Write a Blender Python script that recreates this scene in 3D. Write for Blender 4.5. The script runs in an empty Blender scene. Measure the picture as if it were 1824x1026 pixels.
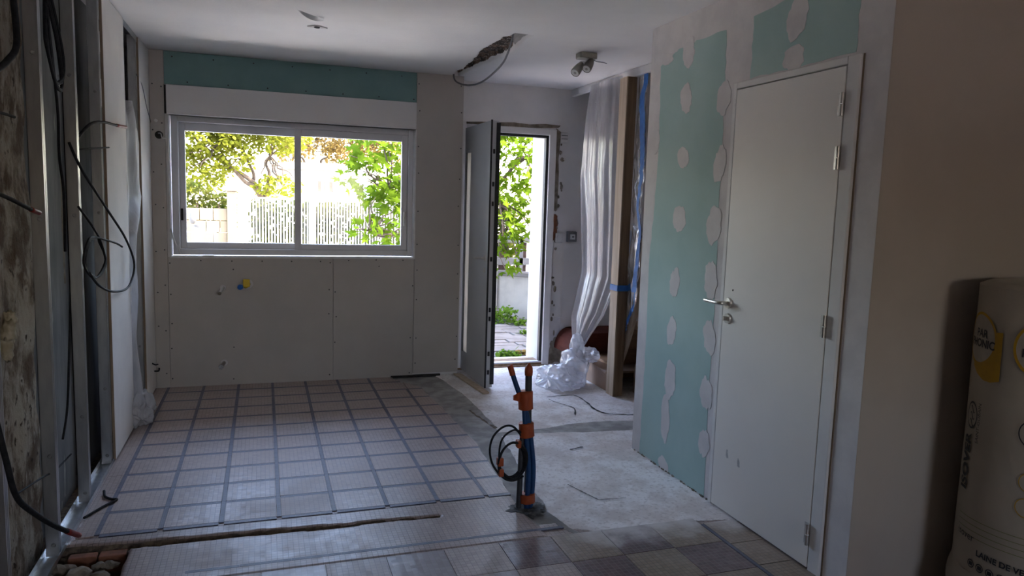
import bpy, bmesh, math, random
import numpy as np
from mathutils import Vector, Matrix, noise as mnoise

random.seed(7)
rng = np.random.default_rng(7)
scene = bpy.context.scene
COL = scene.collection
PI = math.pi

# ------------------------------------------------------------------ camera
yaw, pitch, roll, fpx = 0.32880151, -0.11480025, 0.0310667, 1305.8
fwd = Vector((math.sin(yaw) * math.cos(pitch), math.cos(yaw) * math.cos(pitch), math.sin(pitch)))
rt = Vector((math.cos(yaw), -math.sin(yaw), 0))
up = rt.cross(fwd)
cr, sr = math.cos(roll), math.sin(roll)
rt2 = rt * cr + up * sr
up2 = up * cr - rt * sr
cam_data = bpy.data.cameras.new('camera')
cam_data.sensor_width = 36.0
cam_data.lens = fpx / 1824.0 * 36.0
cam_data.clip_start = 0.05
cam_data.clip_end = 300
cam = bpy.data.objects.new('camera', cam_data)
cam.matrix_world = Matrix(((rt2.x, up2.x, -fwd.x, 0), (rt2.y, up2.y, -fwd.y, 0), (rt2.z, up2.z, -fwd.z, 1.475), (0, 0, 0, 1)))
COL.objects.link(cam)
scene.camera = cam

# ------------------------------------------------------------------ world, sun, exposure
SUN_EL, SUN_AZ = math.radians(46), math.radians(106)     # the sun stands to the right, along the front of the house
world = bpy.data.worlds.new('sky')
scene.world = world
world.use_nodes = True
wn = world.node_tree
sky = wn.nodes.new('ShaderNodeTexSky')
sky.sky_type = 'NISHITA'
sky.sun_disc = False
sky.sun_elevation = SUN_EL
sky.sun_rotation = SUN_AZ
sky.air_density = 1.0
sky.dust_density = 2.5
sky.ozone_density = 1.0
wn.nodes['Background'].inputs['Strength'].default_value = 0.6
tint = wn.nodes.new('ShaderNodeMix')
tint.data_type = 'RGBA'
tint.blend_type = 'MULTIPLY'
tint.inputs[0].default_value = 1.0
tint.inputs[7].default_value = (1.10, 0.955, 0.92, 1)          # hazy white balance of the whole sky
wn.links.new(sky.outputs[0], tint.inputs[6])
wn.links.new(tint.outputs[2], wn.nodes['Background'].inputs['Color'])
sun_d = bpy.data.lights.new('sun', 'SUN')
sun_d.energy = 4.2
sun_d.angle = 0.009
sun_d.color = (1.0, 0.93, 0.82)
sun = bpy.data.objects.new('sun', sun_d)
sdir = Vector((math.sin(SUN_AZ) * math.cos(SUN_EL), math.cos(SUN_AZ) * math.cos(SUN_EL), math.sin(SUN_EL)))
sun.rotation_euler = (-sdir).to_track_quat('-Z', 'Y').to_euler()
COL.objects.link(sun)
for nm, loc, rot, sx, sz in (('window_portal', (0.26, 6.22, 1.52), (-PI / 2, 0, 0), 1.85, 1.05),
                             ('door_portal', (2.03, 6.62, 1.05), (-PI / 2, 0, 0), 0.8, 2.1),
                             ('rear_portal', (1.5, -3.25, 1.5), (PI / 2, 0, 0), 1.0, .9)):
    ld = bpy.data.lights.new(nm, 'AREA')
    ld.shape = 'RECTANGLE'
    ld.size, ld.size_y = sx, sz
    ld.cycles.is_portal = True
    lo = bpy.data.objects.new(nm, ld)
    lo.location = loc
    lo.rotation_euler = rot
    COL.objects.link(lo)
vs = scene.view_settings
vs.view_transform = 'Standard'
vs.look = 'None'
vs.gamma = 1.0
vs.use_curve_mapping = False
vs.exposure = 2.85

# ------------------------------------------------------------------ mesh helpers
class B:
    def __init__(self):
        self.v, self.f = [], []
    def add(self, vs_, fs_):
        o = len(self.v)
        self.v += [tuple(p) for p in vs_]
        self.f += [tuple(i + o for i in f) for f in fs_]
        return self
    def box(self, x0, y0, z0, x1, y1, z1):
        x0, x1 = min(x0, x1), max(x0, x1); y0, y1 = min(y0, y1), max(y0, y1); z0, z1 = min(z0, z1), max(z0, z1)
        return self.add([(x0, y0, z0), (x1, y0, z0), (x1, y1, z0), (x0, y1, z0), (x0, y0, z1), (x1, y0, z1), (x1, y1, z1), (x0, y1, z1)],
                        [(0, 3, 2, 1), (4, 5, 6, 7), (0, 1, 5, 4), (1, 2, 6, 5), (2, 3, 7, 6), (3, 0, 4, 7)])
    def prism(self, poly, axis, a, b):
        # poly: 2D points in the other two axes (x: (y,z); y: (x,z); z: (x,y))
        def p3(p, t):
            return (t, p[0], p[1]) if axis == 'x' else ((p[0], t, p[1]) if axis == 'y' else (p[0], p[1], t))
        n = len(poly)
        vs_ = [p3(p, a) for p in poly] + [p3(p, b) for p in poly]
        fs_ = [tuple(range(n))[::-1], tuple(range(n, 2 * n))] + [(i, (i + 1) % n, n + (i + 1) % n, n + i) for i in range(n)]
        return self.add(vs_, fs_)
    def tube(self, pts, r, seg=8, cap=True):
        pts = [Vector(p) for p in pts]
        n = len(pts)
        rr = r if isinstance(r, (list, tuple)) else [r] * n
        ref = None
        vs_, fs_ = [], []
        for i, p in enumerate(pts):
            t = (pts[min(i + 1, n - 1)] - pts[max(i - 1, 0)]).normalized()
            if ref is None:
                ref = Vector((0, 0, 1)) if abs(t.z) < 0.9 else Vector((1, 0, 0))
            s = t.cross(ref)
            if s.length < 1e-5:
                s = t.orthogonal()
            s.normalize()
            u = s.cross(t)
            ref = u
            for k in range(seg):
                a = 2 * PI * k / seg
                vs_.append(p + (s * math.cos(a) + u * math.sin(a)) * rr[i])
        for i in range(n - 1):
            for k in range(seg):
                fs_.append((i * seg + k, i * seg + (k + 1) % seg, (i + 1) * seg + (k + 1) % seg, (i + 1) * seg + k))
        if cap:
            fs_.append(tuple(range(seg))[::-1])
            fs_.append(tuple(range((n - 1) * seg, n * seg)))
        return self.add(vs_, fs_)
    def lathe(self, prof, origin, direction=(0, 0, 1), seg=20):
        # prof: (radius, distance along direction)
        d = Vector(direction).normalized()
        s = d.orthogonal().normalized()
        u = d.cross(s)
        o = Vector(origin)
        vs_, fs_ = [], []
        n = len(prof)
        for r, h in prof:
            for k in range(seg):
                a = 2 * PI * k / seg
                vs_.append(o + d * h + (s * math.cos(a) + u * math.sin(a)) * r)
        for i in range(n - 1):
            for k in range(seg):
                fs_.append((i * seg + k, i * seg + (k + 1) % seg, (i + 1) * seg + (k + 1) % seg, (i + 1) * seg + k))
        fs_.append(tuple(range(seg))[::-1])
        fs_.append(tuple(range((n - 1) * seg, n * seg)))
        return self.add(vs_, fs_)
    def grid(self, fn, nu, nv):
        vs_ = [fn(i / nu, j / nv) for j in range(nv + 1) for i in range(nu + 1)]
        fs_ = [(j * (nu + 1) + i, j * (nu + 1) + i + 1, (j + 1) * (nu + 1) + i + 1, (j + 1) * (nu + 1) + i) for j in range(nv) for i in range(nu)]
        return self.add(vs_, fs_)
    def blob(self, c, r, amp=0.25, freq=2.0, sub=3, seed=0, flat=None, ridge=False):
        bm = bmesh.new()
        bmesh.ops.create_icosphere(bm, subdivisions=sub, radius=1.0)
        vs_ = []
        for v in bm.verts:
            p = v.co.copy()
            q = p * freq + Vector((seed * 7.1, seed * 3.3, seed * 1.7))
            nz = mnoise.noise(q) + 0.5 * mnoise.noise(q * 2.1)
            if ridge:
                nz = 0.7 - 2.4 * abs(mnoise.noise(q)) - 0.8 * abs(mnoise.noise(q * 2.3 + Vector((0, 0, q.x))))
            k = 1 + amp * nz
            w = [c[i] + p[i] * r[i] * k for i in range(3)]
            if flat is not None and w[2] < flat:
                w[2] = flat + (w[2] - flat) * 0.02
            vs_.append(w)
        fs_ = [tuple(v.index for v in f.verts) for f in bm.faces]
        bm.free()
        return self.add(vs_, fs_)

def spl(pts, n=8):
    P = [Vector(p) for p in pts]
    out = []
    for i in range(len(P) - 1):
        p0, p1, p2, p3 = P[max(i - 1, 0)], P[i], P[i + 1], P[min(i + 2, len(P) - 1)]
        for k in range(n):
            t = k / n
            out.append(0.5 * ((2 * p1) + (p2 - p0) * t + (2 * p0 - 5 * p1 + 4 * p2 - p3) * t * t + (3 * p1 - p0 - 3 * p2 + p3) * t ** 3))
    out.append(P[-1])
    return out

def wloc(o):
    l = Vector((0, 0, 0))
    while o is not None:
        l += o.location
        o = o.parent
    return l

def obj(name, b, mat, parent=None, smooth=False, bevel=0.0, mats=None, fmat=None):
    """links the shapes of b (world coordinates) as one mesh object"""
    me_ = bpy.data.meshes.new(name)
    v = np.array(b.v, float)
    if parent is None:
        lo, hi = v.min(0), v.max(0)
        off = Vector(((lo[0] + hi[0]) / 2, (lo[1] + hi[1]) / 2, lo[2]))
    else:
        off = wloc(parent)
    v = v - np.array(off)
    me_.from_pydata(v.tolist(), [], b.f)
    for m in (mats or [mat]):
        me_.materials.append(m)
    if fmat is not None:
        me_.polygons.foreach_set('material_index', fmat)
    if smooth:
        me_.polygons.foreach_set('use_smooth', [True] * len(me_.polygons))
    me_.update()
    o = bpy.data.objects.new(name, me_)
    COL.objects.link(o)
    if parent is None:
        o.location = off
    else:
        o.parent = parent
    if bevel:
        bv = o.modifiers.new('bevel', 'BEVEL')
        bv.width = bevel
        bv.segments = 2
        bv.limit_method = 'ANGLE'
        bv.angle_limit = 0.6
    return o

def tag(o, label, cat=None, group=None, kind=None):
    if label: o['label'] = label
    if cat: o['category'] = cat
    if group: o['group'] = group
    if kind: o['kind'] = kind
    return o

def thing(name, label, cat, loc, group=None, kind=None):
    o = bpy.data.objects.new(name, None)
    o.empty_display_size = 0.1
    o.location = loc
    COL.objects.link(o)
    return tag(o, label, cat, group, kind)

def inst(name, src, parent, loc, rot=(0, 0, 0)):
    """another piece sharing the mesh data of src (loc in world coordinates)"""
    o = bpy.data.objects.new(name, src)
    COL.objects.link(o)
    o.parent = parent
    o.location = Vector(loc) - wloc(parent)
    o.rotation_euler = rot
    return o

def mesh_of(name, b, mat, smooth=False):
    me_ = bpy.data.meshes.new(name)
    me_.from_pydata([tuple(p) for p in b.v], [], b.f)
    me_.materials.append(mat)
    if smooth:
        me_.polygons.foreach_set('use_smooth', [True] * len(me_.polygons))
    me_.update()
    return me_

# value noise, vectorised
_tab = rng.random((256, 256))
def vn(x, y, s=1.0, o=0):
    x = np.asarray(x, float) * s + 37.3 + o * 11.7; y = np.asarray(y, float) * s + 91.1 + o * 5.3
    xi, yi = np.floor(x).astype(int), np.floor(y).astype(int)
    fx, fy = x - xi, y - yi
    fx = fx * fx * (3 - 2 * fx); fy = fy * fy * (3 - 2 * fy)
    g = lambda a, b_: _tab[a % 256, b_ % 256]
    return (g(xi, yi) * (1 - fx) + g(xi + 1, yi) * fx) * (1 - fy) + (g(xi, yi + 1) * (1 - fx) + g(xi + 1, yi + 1) * fx) * fy
def fbm(x, y, s=1.0, o=0, n=4):
    t, a, q = 0, 0.5, 0
    for i in range(n):
        t = t + a * vn(x, y, s * 2 ** i, o + i); q += a; a *= 0.5
    return t / q

# ------------------------------------------------------------------ material helpers
class NT:
    def __init__(self, name):
        self.m = bpy.data.materials.new(name)
        self.m.use_nodes = True
        self.t = self.m.node_tree
        self.bsdf = self.t.nodes['Principled BSDF']
        self.out = self.t.nodes['Material Output']
    def n(self, typ, ins=None, **props):
        nd = self.t.nodes.new(typ)
        for k, v in props.items():
            setattr(nd, k, v)
        for k, v in (ins or {}).items():
            self.set(nd.inputs[k], v)
        return nd
    def set(self, sock, v):
        if hasattr(v, 'is_output') or isinstance(v, bpy.types.NodeSocket):
            self.t.links.new(v, sock)
        elif isinstance(v, (tuple, list)) and len(v) == 3 and sock.type == 'RGBA':
            sock.default_value = (*v, 1)
        else:
            sock.default_value = v
    def pos(self, scale=(1, 1, 1)):
        g = self.n('ShaderNodeNewGeometry')
        return self.n('ShaderNodeVectorMath', {0: g.outputs['Position'], 1: scale}, operation='MULTIPLY').outputs[0]
    def noise(self, vec, scale, detail=4, rough=0.55):
        return self.n('ShaderNodeTexNoise', {'Vector': vec, 'Scale': scale, 'Detail': detail, 'Roughness': rough}).outputs['Fac']
    def ramp(self, fac, a, b):
        return self.n('ShaderNodeMapRange', {'Value': fac, 'From Min': a, 'From Max': b}, interpolation_type='SMOOTHSTEP').outputs['Result']
    def mix(self, fac, a, b):
        nd = self.n('ShaderNodeMix', data_type='RGBA')
        self.set(nd.inputs[0], fac); self.set(nd.inputs[6], a); self.set(nd.inputs[7], b)
        return nd.outputs[2]
    def mixf(self, fac, a, b):
        nd = self.n('ShaderNodeMix', data_type='FLOAT')
        self.set(nd.inputs[0], fac); self.set(nd.inputs[2], a); self.set(nd.inputs[3], b)
        return nd.outputs[0]
    def math(self, op, a, b=0.0):
        nd = self.n('ShaderNodeMath', operation=op)
        self.set(nd.inputs[0], a); self.set(nd.inputs[1], b)
        return nd.outputs[0]
    def bump(self, h, strength, dist, normal=None):
        nd = self.n('ShaderNodeBump', {'Height': h, 'Strength': abs(strength), 'Distance': dist}, invert=strength < 0)
        if normal is not None: self.set(nd.inputs['Normal'], normal)
        self.set(self.bsdf.inputs['Normal'], nd.outputs[0])
    def fin(self, color=None, rough=None, metal=None, spec=None):
        if color is not None: self.set(self.bsdf.inputs['Base Color'], color)
        if rough is not None: self.set(self.bsdf.inputs['Roughness'], rough)
        if metal is not None: self.set(self.bsdf.inputs['Metallic'], metal)
        if spec is not None: self.set(self.bsdf.inputs['Specular IOR Level'], spec)
        return self.m

def pm(name, c1, c2=None, scale=4.0, rough=0.8, bump=0.0, bscale=60.0, metal=0.0, spec=0.4, stretch=(1, 1, 1), lo=0.35, hi=0.65, bdist=0.002):
    """plain procedural material: two colours mixed by noise, optional relief"""
    t = NT(name)
    p = t.pos(stretch)
    c2 = c2 or tuple(c * 0.88 for c in c1)
    f = t.ramp(t.noise(p, scale), lo, hi)
    if bump:
        t.bump(t.noise(p, bscale, 5), bump, bdist)
    return t.fin(t.mix(f, c1, c2), rough, metal, spec)

M = {}
M['ceiling'] = None
M['plaster'] = pm('white plaster', (.80, .775, .76), (.73, .71, .69), 3, .9, .25, 25)
M['board'] = pm('grey plasterboard paper', (.52, .48, .44), (.495, .46, .42), 5, .92, .05, 200)
M['board_edge'] = pm('brown board edge', (.30, .22, .15), None, 20, .9)
M['board_white'] = pm('pale plasterboard', (.76, .73, .69), (.71, .68, .645), 4, .9, .05, 150)
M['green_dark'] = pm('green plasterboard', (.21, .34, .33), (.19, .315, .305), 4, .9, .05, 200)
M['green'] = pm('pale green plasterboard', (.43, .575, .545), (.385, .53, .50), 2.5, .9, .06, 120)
M['filler'] = pm('grey white filler', (.72, .685, .67), (.65, .615, .605), 9, .92, .3, 40)
M['dooropaint'] = pm('grey white door paint', (.84, .80, .745), (.81, .77, .715), 2, .5, .04, 120, spec=.4)
M['frame_paint'] = pm('white frame paint', (.78, .76, .74), (.73, .71, .69), 6, .6)
M['wall_brown'] = pm('beige wall paint', (.47, .41, .345), (.435, .375, .315), 2.5, .9, .15, 40)
M['pvc'] = pm('white lacquered aluminium', (.70, .70, .72), (.67, .67, .69), 6, .38)
M['shutter_box'] = pm('white pvc box', (.74, .72, .71), (.72, .70, .69), 2, .5)
M['steel'] = pm('galvanised steel', (.56, .57, .57), (.48, .49, .50), 30, .36, .02, 90, metal=1.0, stretch=(1, 1, .25))
M['steel_dull'] = pm('dull steel', (.42, .42, .42), (.30, .30, .30), 50, .45, metal=1.0)
M['chrome'] = pm('brushed chrome', (.68, .66, .62), (.60, .58, .55), 80, .28, metal=1.0)
M['black'] = pm('black rubber', (.02, .02, .022), (.03, .03, .03), 30, .55)
M['cable'] = pm('black cable sheath', (.016, .016, .018), (.028, .028, .03), 40, .75, spec=.15)
M['grey_cable'] = pm('grey cable sheath', (.16, .16, .17), (.12, .12, .13), 40, .5)
M['white_wire'] = pm('white wire', (.6, .6, .58), None, 40, .5)
M['red_tip'] = pm('red tape', (.28, .035, .03), (.2, .025, .02), 60, .5)
M['dark'] = pm('dark void', (.03, .028, .026), (.05, .045, .04), 20, .95)
M['screw'] = pm('dark screw', (.10, .10, .10), (.05, .05, .05), 40, .5, metal=.6)
M['conduit_blue'] = pm('blue conduit', (.012, .062, .17), (.009, .045, .14), 20, .42)
M['conduit_dark'] = pm('grey conduit', (.055, .055, .06), (.04, .04, .045), 30, .5)
M['tape_orange'] = pm('orange tape', (.42, .085, .022), (.34, .06, .015), 30, .5, .3, 60)
M['tape_blue'] = pm('blue masking tape', (.045, .20, .55), (.035, .15, .45), 30, .6, .3, 60)
M['wood_pale'] = pm('pale softwood', (.62, .50, .37), (.50, .38, .26), 7, .75, .15, 60, stretch=(3, 3, .25))
M['wood_dark'] = pm('weathered softwood', (.30, .20, .12), (.20, .125, .07), 6, .8, .25, 60, stretch=(4, 4, .3))
M['wood_stair'] = pm('stair wood', (.36, .21, .11), (.27, .15, .08), 5, .6, .1, 60, stretch=(1, 1, 5))
M['riser'] = pm('tan riser board', (.42, .29, .21), (.36, .245, .18), 5, .6)
M['mahogany'] = pm('dark red step paint', (.075, .02, .013), (.05, .014, .01), 6, .85, spec=.1)
M['brick'] = pm('red brick', (.28, .11, .06), (.20, .085, .05), 25, .95, .6, 40)
M['rubble'] = pm('rubble', (.32, .28, .225), (.18, .145, .105), 12, .95, .8, 40)
M['foam'] = pm('expanding foam', (.50, .46, .36), (.38, .33, .23), 20, .8, .5, 30)
M['lamp_metal'] = pm('grey bronze lamp metal', (.34, .325, .28), (.28, .27, .23), 20, .45, metal=.5)
M['lamp_glass'] = pm('frosted reflector', (.85, .85, .80), None, 20, .3)
M['lamp_core'] = pm('lamp core', (.45, .43, .38), None, 20, .3)
M['box_grey'] = pm('grey plastic', (.20, .20, .205), (.17, .17, .175), 20, .5)
M['white_plastic'] = pm('white plastic', (.72, .71, .69), None, 20, .4)
M['yellow_plastic'] = pm('yellow plastic', (.70, .48, .03), (.62, .42, .02), 20, .4)
M['blue_plastic'] = pm('blue plastic', (.02, .12, .42), None, 20, .4)
M['copper'] = pm('old pipe metal', (.42, .36, .30), (.3, .27, .25), 30, .4, metal=.8)

def film(name, tint, cover, rough=.22, gl=.5):
    t = NT(name)
    p = t.pos((1, 1, .35))
    nz = t.noise(p, 14, 4)
    tr = t.n('ShaderNodeBsdfTransparent', {'Color': (.97, .97, .98)})
    df = t.n('ShaderNodeBsdfDiffuse', {'Color': tint})
    tl = t.n('ShaderNodeBsdfTranslucent', {'Color': tint})
    g = t.n('ShaderNodeBsdfGlossy', {'Color': (.95, .95, .97), 'Roughness': rough})
    bp = t.n('ShaderNodeBump', {'Height': nz, 'Strength': .35, 'Distance': .02})
    for s in (df, tl, g):
        t.t.links.new(bp.outputs[0], s.inputs['Normal'])
    m1 = t.n('ShaderNodeMixShader', {0: .5, 1: df.outputs[0], 2: tl.outputs[0]})
    m2 = t.n('ShaderNodeMixShader', {0: t.mixf(nz, cover * .6, min(1, cover * 1.4)), 1: tr.outputs[0], 2: m1.outputs[0]})
    fr = t.n('ShaderNodeFresnel', {'IOR': 1.5})
    t.t.links.new(bp.outputs[0], fr.inputs['Normal'])
    m3 = t.n('ShaderNodeMixShader', {0: t.math('MINIMUM', t.math('MULTIPLY', fr.outputs[0], gl * 3), .6), 1: m2.outputs[0], 2: g.outputs[0]})
    t.t.links.new(m3.outputs[0], t.out.inputs['Surface'])
    return t.m
M['film'] = film('polythene sheet', (.84, .82, .83), .46, .25, .32)
M['film_bag'] = film('crumpled polythene', (.88, .88, .90), .50, .2, .4)
M['film_left'] = film('hanging polythene', (.74, .73, .73), .6, .6, .05)

def glass(name):
    t = NT(name)
    tr = t.n('ShaderNodeBsdfTransparent', {'Color': (.96, .98, .97)})
    g = t.n('ShaderNodeBsdfGlossy', {'Color': (.9, .9, .9), 'Roughness': .03})
    fr = t.n('ShaderNodeFresnel', {'IOR': 1.35})
    m = t.n('ShaderNodeMixShader', {0: fr.outputs[0], 1: tr.outputs[0], 2: g.outputs[0]})
    t.t.links.new(m.outputs[0], t.out.inputs['Surface'])
    return t.m
M['glass'] = glass('window glass')

def frosted(name):
    t = NT(name)
    tl = t.n('ShaderNodeBsdfTranslucent', {'Color': (.98, .93, .82)})
    df = t.n('ShaderNodeBsdfDiffuse', {'Color': (.95, .88, .75)})
    m = t.n('ShaderNodeMixShader', {0: .35, 1: tl.outputs[0], 2: df.outputs[0]})
    nz = t.noise(t.pos(), 30)
    t.t.links.new(t.n('ShaderNodeBump', {'Height': nz, 'Strength': .1}).outputs[0], df.inputs['Normal'])
    t.t.links.new(m.outputs[0], t.out.inputs['Surface'])
    return t.m
M['frosted'] = frosted('frosted door glazing')

def leafmat(name, c1, c2, scale=3.0, trans=.45):
    t = NT(name)
    f = t.ramp(t.noise(t.pos(), scale, 3), .35, .65)
    c = t.mix(f, c1, c2)
    df = t.n('ShaderNodeBsdfDiffuse', {'Color': c})
    tl = t.n('ShaderNodeBsdfTranslucent', {'Color': c})
    m = t.n('ShaderNodeMixShader', {0: trans, 1: df.outputs[0], 2: tl.outputs[0]})
    t.t.links.new(m.outputs[0], t.out.inputs['Surface'])
    return t.m
M['leaf_fig'] = leafmat('fig leaves', (.105, .165, .012), (.06, .11, .008), 5)
M['leaf_tree'] = leafmat('pale tree leaves', (.19, .205, .025), (.115, .13, .016), 2)
M['leaf_brown'] = leafmat('brownish tree leaves', (.24, .165, .06), (.19, .135, .04), 2)
M['leaf_hedge'] = leafmat('hedge leaves', (.035, .05, .01), (.06, .065, .015), 3)
M['leaf_weed'] = leafmat('weed leaves', (.08, .15, .02), (.06, .11, .014), 12)
M['bark'] = pm('bark', (.10, .075, .055), (.06, .045, .035), 20, .95, .6, 40)
M['paving'] = pm('grey paving stone', (.115, .112, .108), (.075, .073, .07), 5, .9, .4, 30)
M['ground'] = pm('garden soil and gravel', (.52, .49, .44), (.44, .42, .37), 1.5, .95, .5, 10)
M['render_white'] = pm('white outdoor render', (.24, .235, .22), (.19, .185, .175), 3, .9, .3, 20)
M['render_yellow'] = pm('cream block wall', (.16, .125, .08), (.13, .105, .07), 2, .9, .3, 20)
M['fence_white'] = pm('white slats', (.20, .195, .195), (.17, .165, .165), 6, .6)
M['fence_green'] = pm('pale green metal', (.17, .17, .11), (.15, .15, .10), 6, .6)
M['roof'] = pm('blue grey roof', (.24, .28, .34), (.20, .24, .30), 3, .8)
M['shutter_red'] = pm('brown window', (.075, .04, .03), (.055, .03, .022), 8, .7)
M['reveal'] = pm('white reveal paint', (.38, .38, .39), (.35, .35, .36), 3, .8)

# ------------------------------------------------------------------ mosaic and floor materials
def mosaic_nodes(t, c1, c2, mortar, dust_c, dlo, dhi, pitch=.0222):
    p = t.pos()
    br = t.n('ShaderNodeTexBrick', {'Vector': p, 'Color1': c1, 'Color2': c2, 'Mortar': mortar, 'Scale': 1.0, 'Mortar Size': .0013,
                                    'Mortar Smooth': .1, 'Bias': 0.0, 'Brick Width': pitch, 'Row Height': pitch}, offset=0.0, squash=1.0)
    d = t.ramp(t.math('ADD', t.math('MULTIPLY', t.noise(p, 2.2, 6), .7), t.math('MULTIPLY', t.noise(p, 19, 4), .3)), dlo - .08, dhi + .08)
    dd = t.math('MULTIPLY', d, .62)
    cell = t.n('ShaderNodeVectorMath', {0: t.n('ShaderNodeVectorMath', {0: p, 1: (1 / pitch, 1 / pitch, 0)}, operation='MULTIPLY').outputs[0]}, operation='FLOOR').outputs[0]
    wn_ = t.n('ShaderNodeTexWhiteNoise', {'Vector': cell}, noise_dimensions='3D').outputs['Color']
    rnd = t.n('ShaderNodeVectorMath', {0: t.n('ShaderNodeVectorMath', {0: wn_, 1: (.5, .5, .5)}, operation='SUBTRACT').outputs[0], 1: (.07, .07, 0)}, operation='MULTIPLY').outputs[0]
    g = t.n('ShaderNodeNewGeometry')
    t.tilt = t.n('ShaderNodeVectorMath', {0: t.n('ShaderNodeVectorMath', {0: g.outputs['Normal'], 1: rnd}).outputs[0]}, operation='NORMALIZE').outputs[0]
    return br, dd, t.mix(dd, br.outputs['Color'], dust_c)

def mosaic(name, c1, c2, mortar, dust_c, dlo, dhi, r0=.34, swept=False):
    t = NT(name)
    br, d, c = mosaic_nodes(t, c1, c2, mortar, dust_c, dlo, dhi)
    t.bump(br.outputs['Fac'], -.25, .0012, t.tilt)
    if swept:      # screed dust swept over the first rows of the chequered part
        q = t.pos()
        yy = t.n('ShaderNodeSeparateXYZ', {0: q}).outputs
        sw = t.ramp(t.math('ADD', yy[1], t.math('MULTIPLY', t.noise(q, 7, 6), .42)), 2.92, 3.12)
        sw = t.math('MULTIPLY', sw, t.ramp(yy[0], 1.22, 1.42))
        c = t.mix(t.math('MULTIPLY', sw, .9), c, (.66, .62, .60))
        d = t.math('MAXIMUM', d, sw)
    return t.fin(c, t.mixf(d, r0, .7), 0.0, .5)
DUST = (.47, .39, .35)
M['mosaic'] = mosaic('beige mosaic', (.40, .31, .275), (.32, .245, .215), (.16, .125, .115), DUST, .40, .60)
M['mosaic_tan'] = mosaic('tan mosaic', (.33, .25, .18), (.26, .19, .135), (.16, .125, .10), DUST, .50, .80, swept=True)
M['mosaic_purple'] = mosaic('purple mosaic', (.15, .085, .085), (.105, .06, .062), (.20, .16, .15), DUST, .52, .82, swept=True)
M['mosaic_faded'] = mosaic('faded purple mosaic', (.30, .24, .235), (.24, .185, .185), (.22, .18, .17), DUST, .48, .78)
M['strip'] = mosaic('slate mosaic strip', (.10, .10, .15), (.08, .08, .12), (.13, .13, .155), (.33, .32, .36), .50, .9, .5)

t = NT('floor of mosaic, screed and cement')
br, d, cm = mosaic_nodes(t, (.40, .31, .275), (.32, .245, .215), (.16, .125, .115), DUST, .46, .70)
at = t.n('ShaderNodeAttribute', attribute_name='mask')
sp = t.n('ShaderNodeSeparateColor', {'Color': at.outputs['Color']})
pp = t.pos()
n1 = t.noise(pp, 9, 6); n2 = t.noise(pp, 45, 4); n3 = t.noise(pp, 3.2, 6, .7)
def msk(sock, amt, lo, hi):
    return t.ramp(t.math('ADD', sock, t.math('MULTIPLY', t.math('SUBTRACT', n1, .5), amt)), lo, hi)
conc = t.mix(t.ramp(n3, .40, .60), (.88, .85, .84), (.68, .62, .59))
conc = t.mix(t.math('MULTIPLY', t.ramp(n2, .52, .66), .45), conc, (.42, .37, .345))
cem = t.mix(t.ramp(n1, .35, .65), (.42, .40, .38), (.28, .265, .25))
dirt = t.mix(t.ramp(n2, .35, .65), (.20, .15, .10), (.085, .065, .05))
mc = msk(sp.outputs[0], .9, .42, .58)
mg = msk(sp.outputs[1], .5, .45, .55)
md = msk(sp.outputs[2], .5, .42, .58)
c = t.mix(mc, cm, conc)
c = t.mix(mg, c, cem)
c = t.mix(md, c, dirt)
r = t.mixf(t.math('MAXIMUM', t.math('MAXIMUM', mc, mg), md), t.mixf(d, .32, .85), .92)
inv = t.math('SUBTRACT', 1.0, t.math('MAXIMUM', mc, mg))
hgt = t.math('ADD', t.math('MULTIPLY', t.math('MULTIPLY', br.outputs['Fac'], -.35), inv), t.math('MULTIPLY', t.math('ADD', n2, n1), t.math('SUBTRACT', 1.0, inv)))
t.bump(hgt, .55, .005)
M['floor'] = t.fin(c, r, 0.0, .4)

t = NT('white ceiling plaster with broken chase')
at = t.n('ShaderNodeAttribute', attribute_name='mask')
sp = t.n('ShaderNodeSeparateColor', {'Color': at.outputs['Color']})
pp = t.pos()
n1 = t.noise(pp, 14, 6); n2 = t.noise(pp, 60, 4); n3 = t.noise(pp, 1.6, 4)
white = t.mix(t.ramp(n3, .35, .65), (.84, .82, .80), (.79, .77, .755))
raw = t.mix(t.ramp(n1, .42, .58), (.20, .125, .085), (.045, .033, .025))
raw = t.mix(t.math('MULTIPLY', t.ramp(n2, .55, .65), .8), raw, (.42, .38, .34))
mm = t.ramp(t.math('ADD', sp.outputs[0], t.math('MULTIPLY', t.math('SUBTRACT', n1, .5), .7)), .42, .56)
gg = t.ramp(t.math('ADD', sp.outputs[1], t.math('MULTIPLY', t.math('SUBTRACT', n1, .5), .3)), .42, .56)
c = t.mix(gg, white, (.36, .345, .33))
c = t.mix(mm, c, raw)
t.bump(t.math('ADD', t.math('MULTIPLY', n2, .25), t.math('ADD', n3, t.math('MULTIPLY', t.math('MULTIPLY', n1, mm), 2.0))), .35, .012)
M['ceiling'] = t.fin(c, .9, 0, .3)

t = NT('old peeling plaster wall')
pp = t.pos((1, 1.3, .85))
n1 = t.noise(pp, 5, 7, .65); n2 = t.noise(pp, 22, 5); n3 = t.noise(pp, 11, 5)
c = t.mix(t.ramp(n1, .40, .58), (.40, .35, .28), (.13, .09, .06))
c = t.mix(t.ramp(n3, .55, .66), c, (.42, .375, .31))
c = t.mix(t.ramp(n2, .60, .68), c, (.06, .042, .03))
t.bump(t.math('ADD', n1, t.math('MULTIPLY', n2, .5)), .9, .02)
M['peeling'] = t.fin(c, .95, 0, .2)

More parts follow.
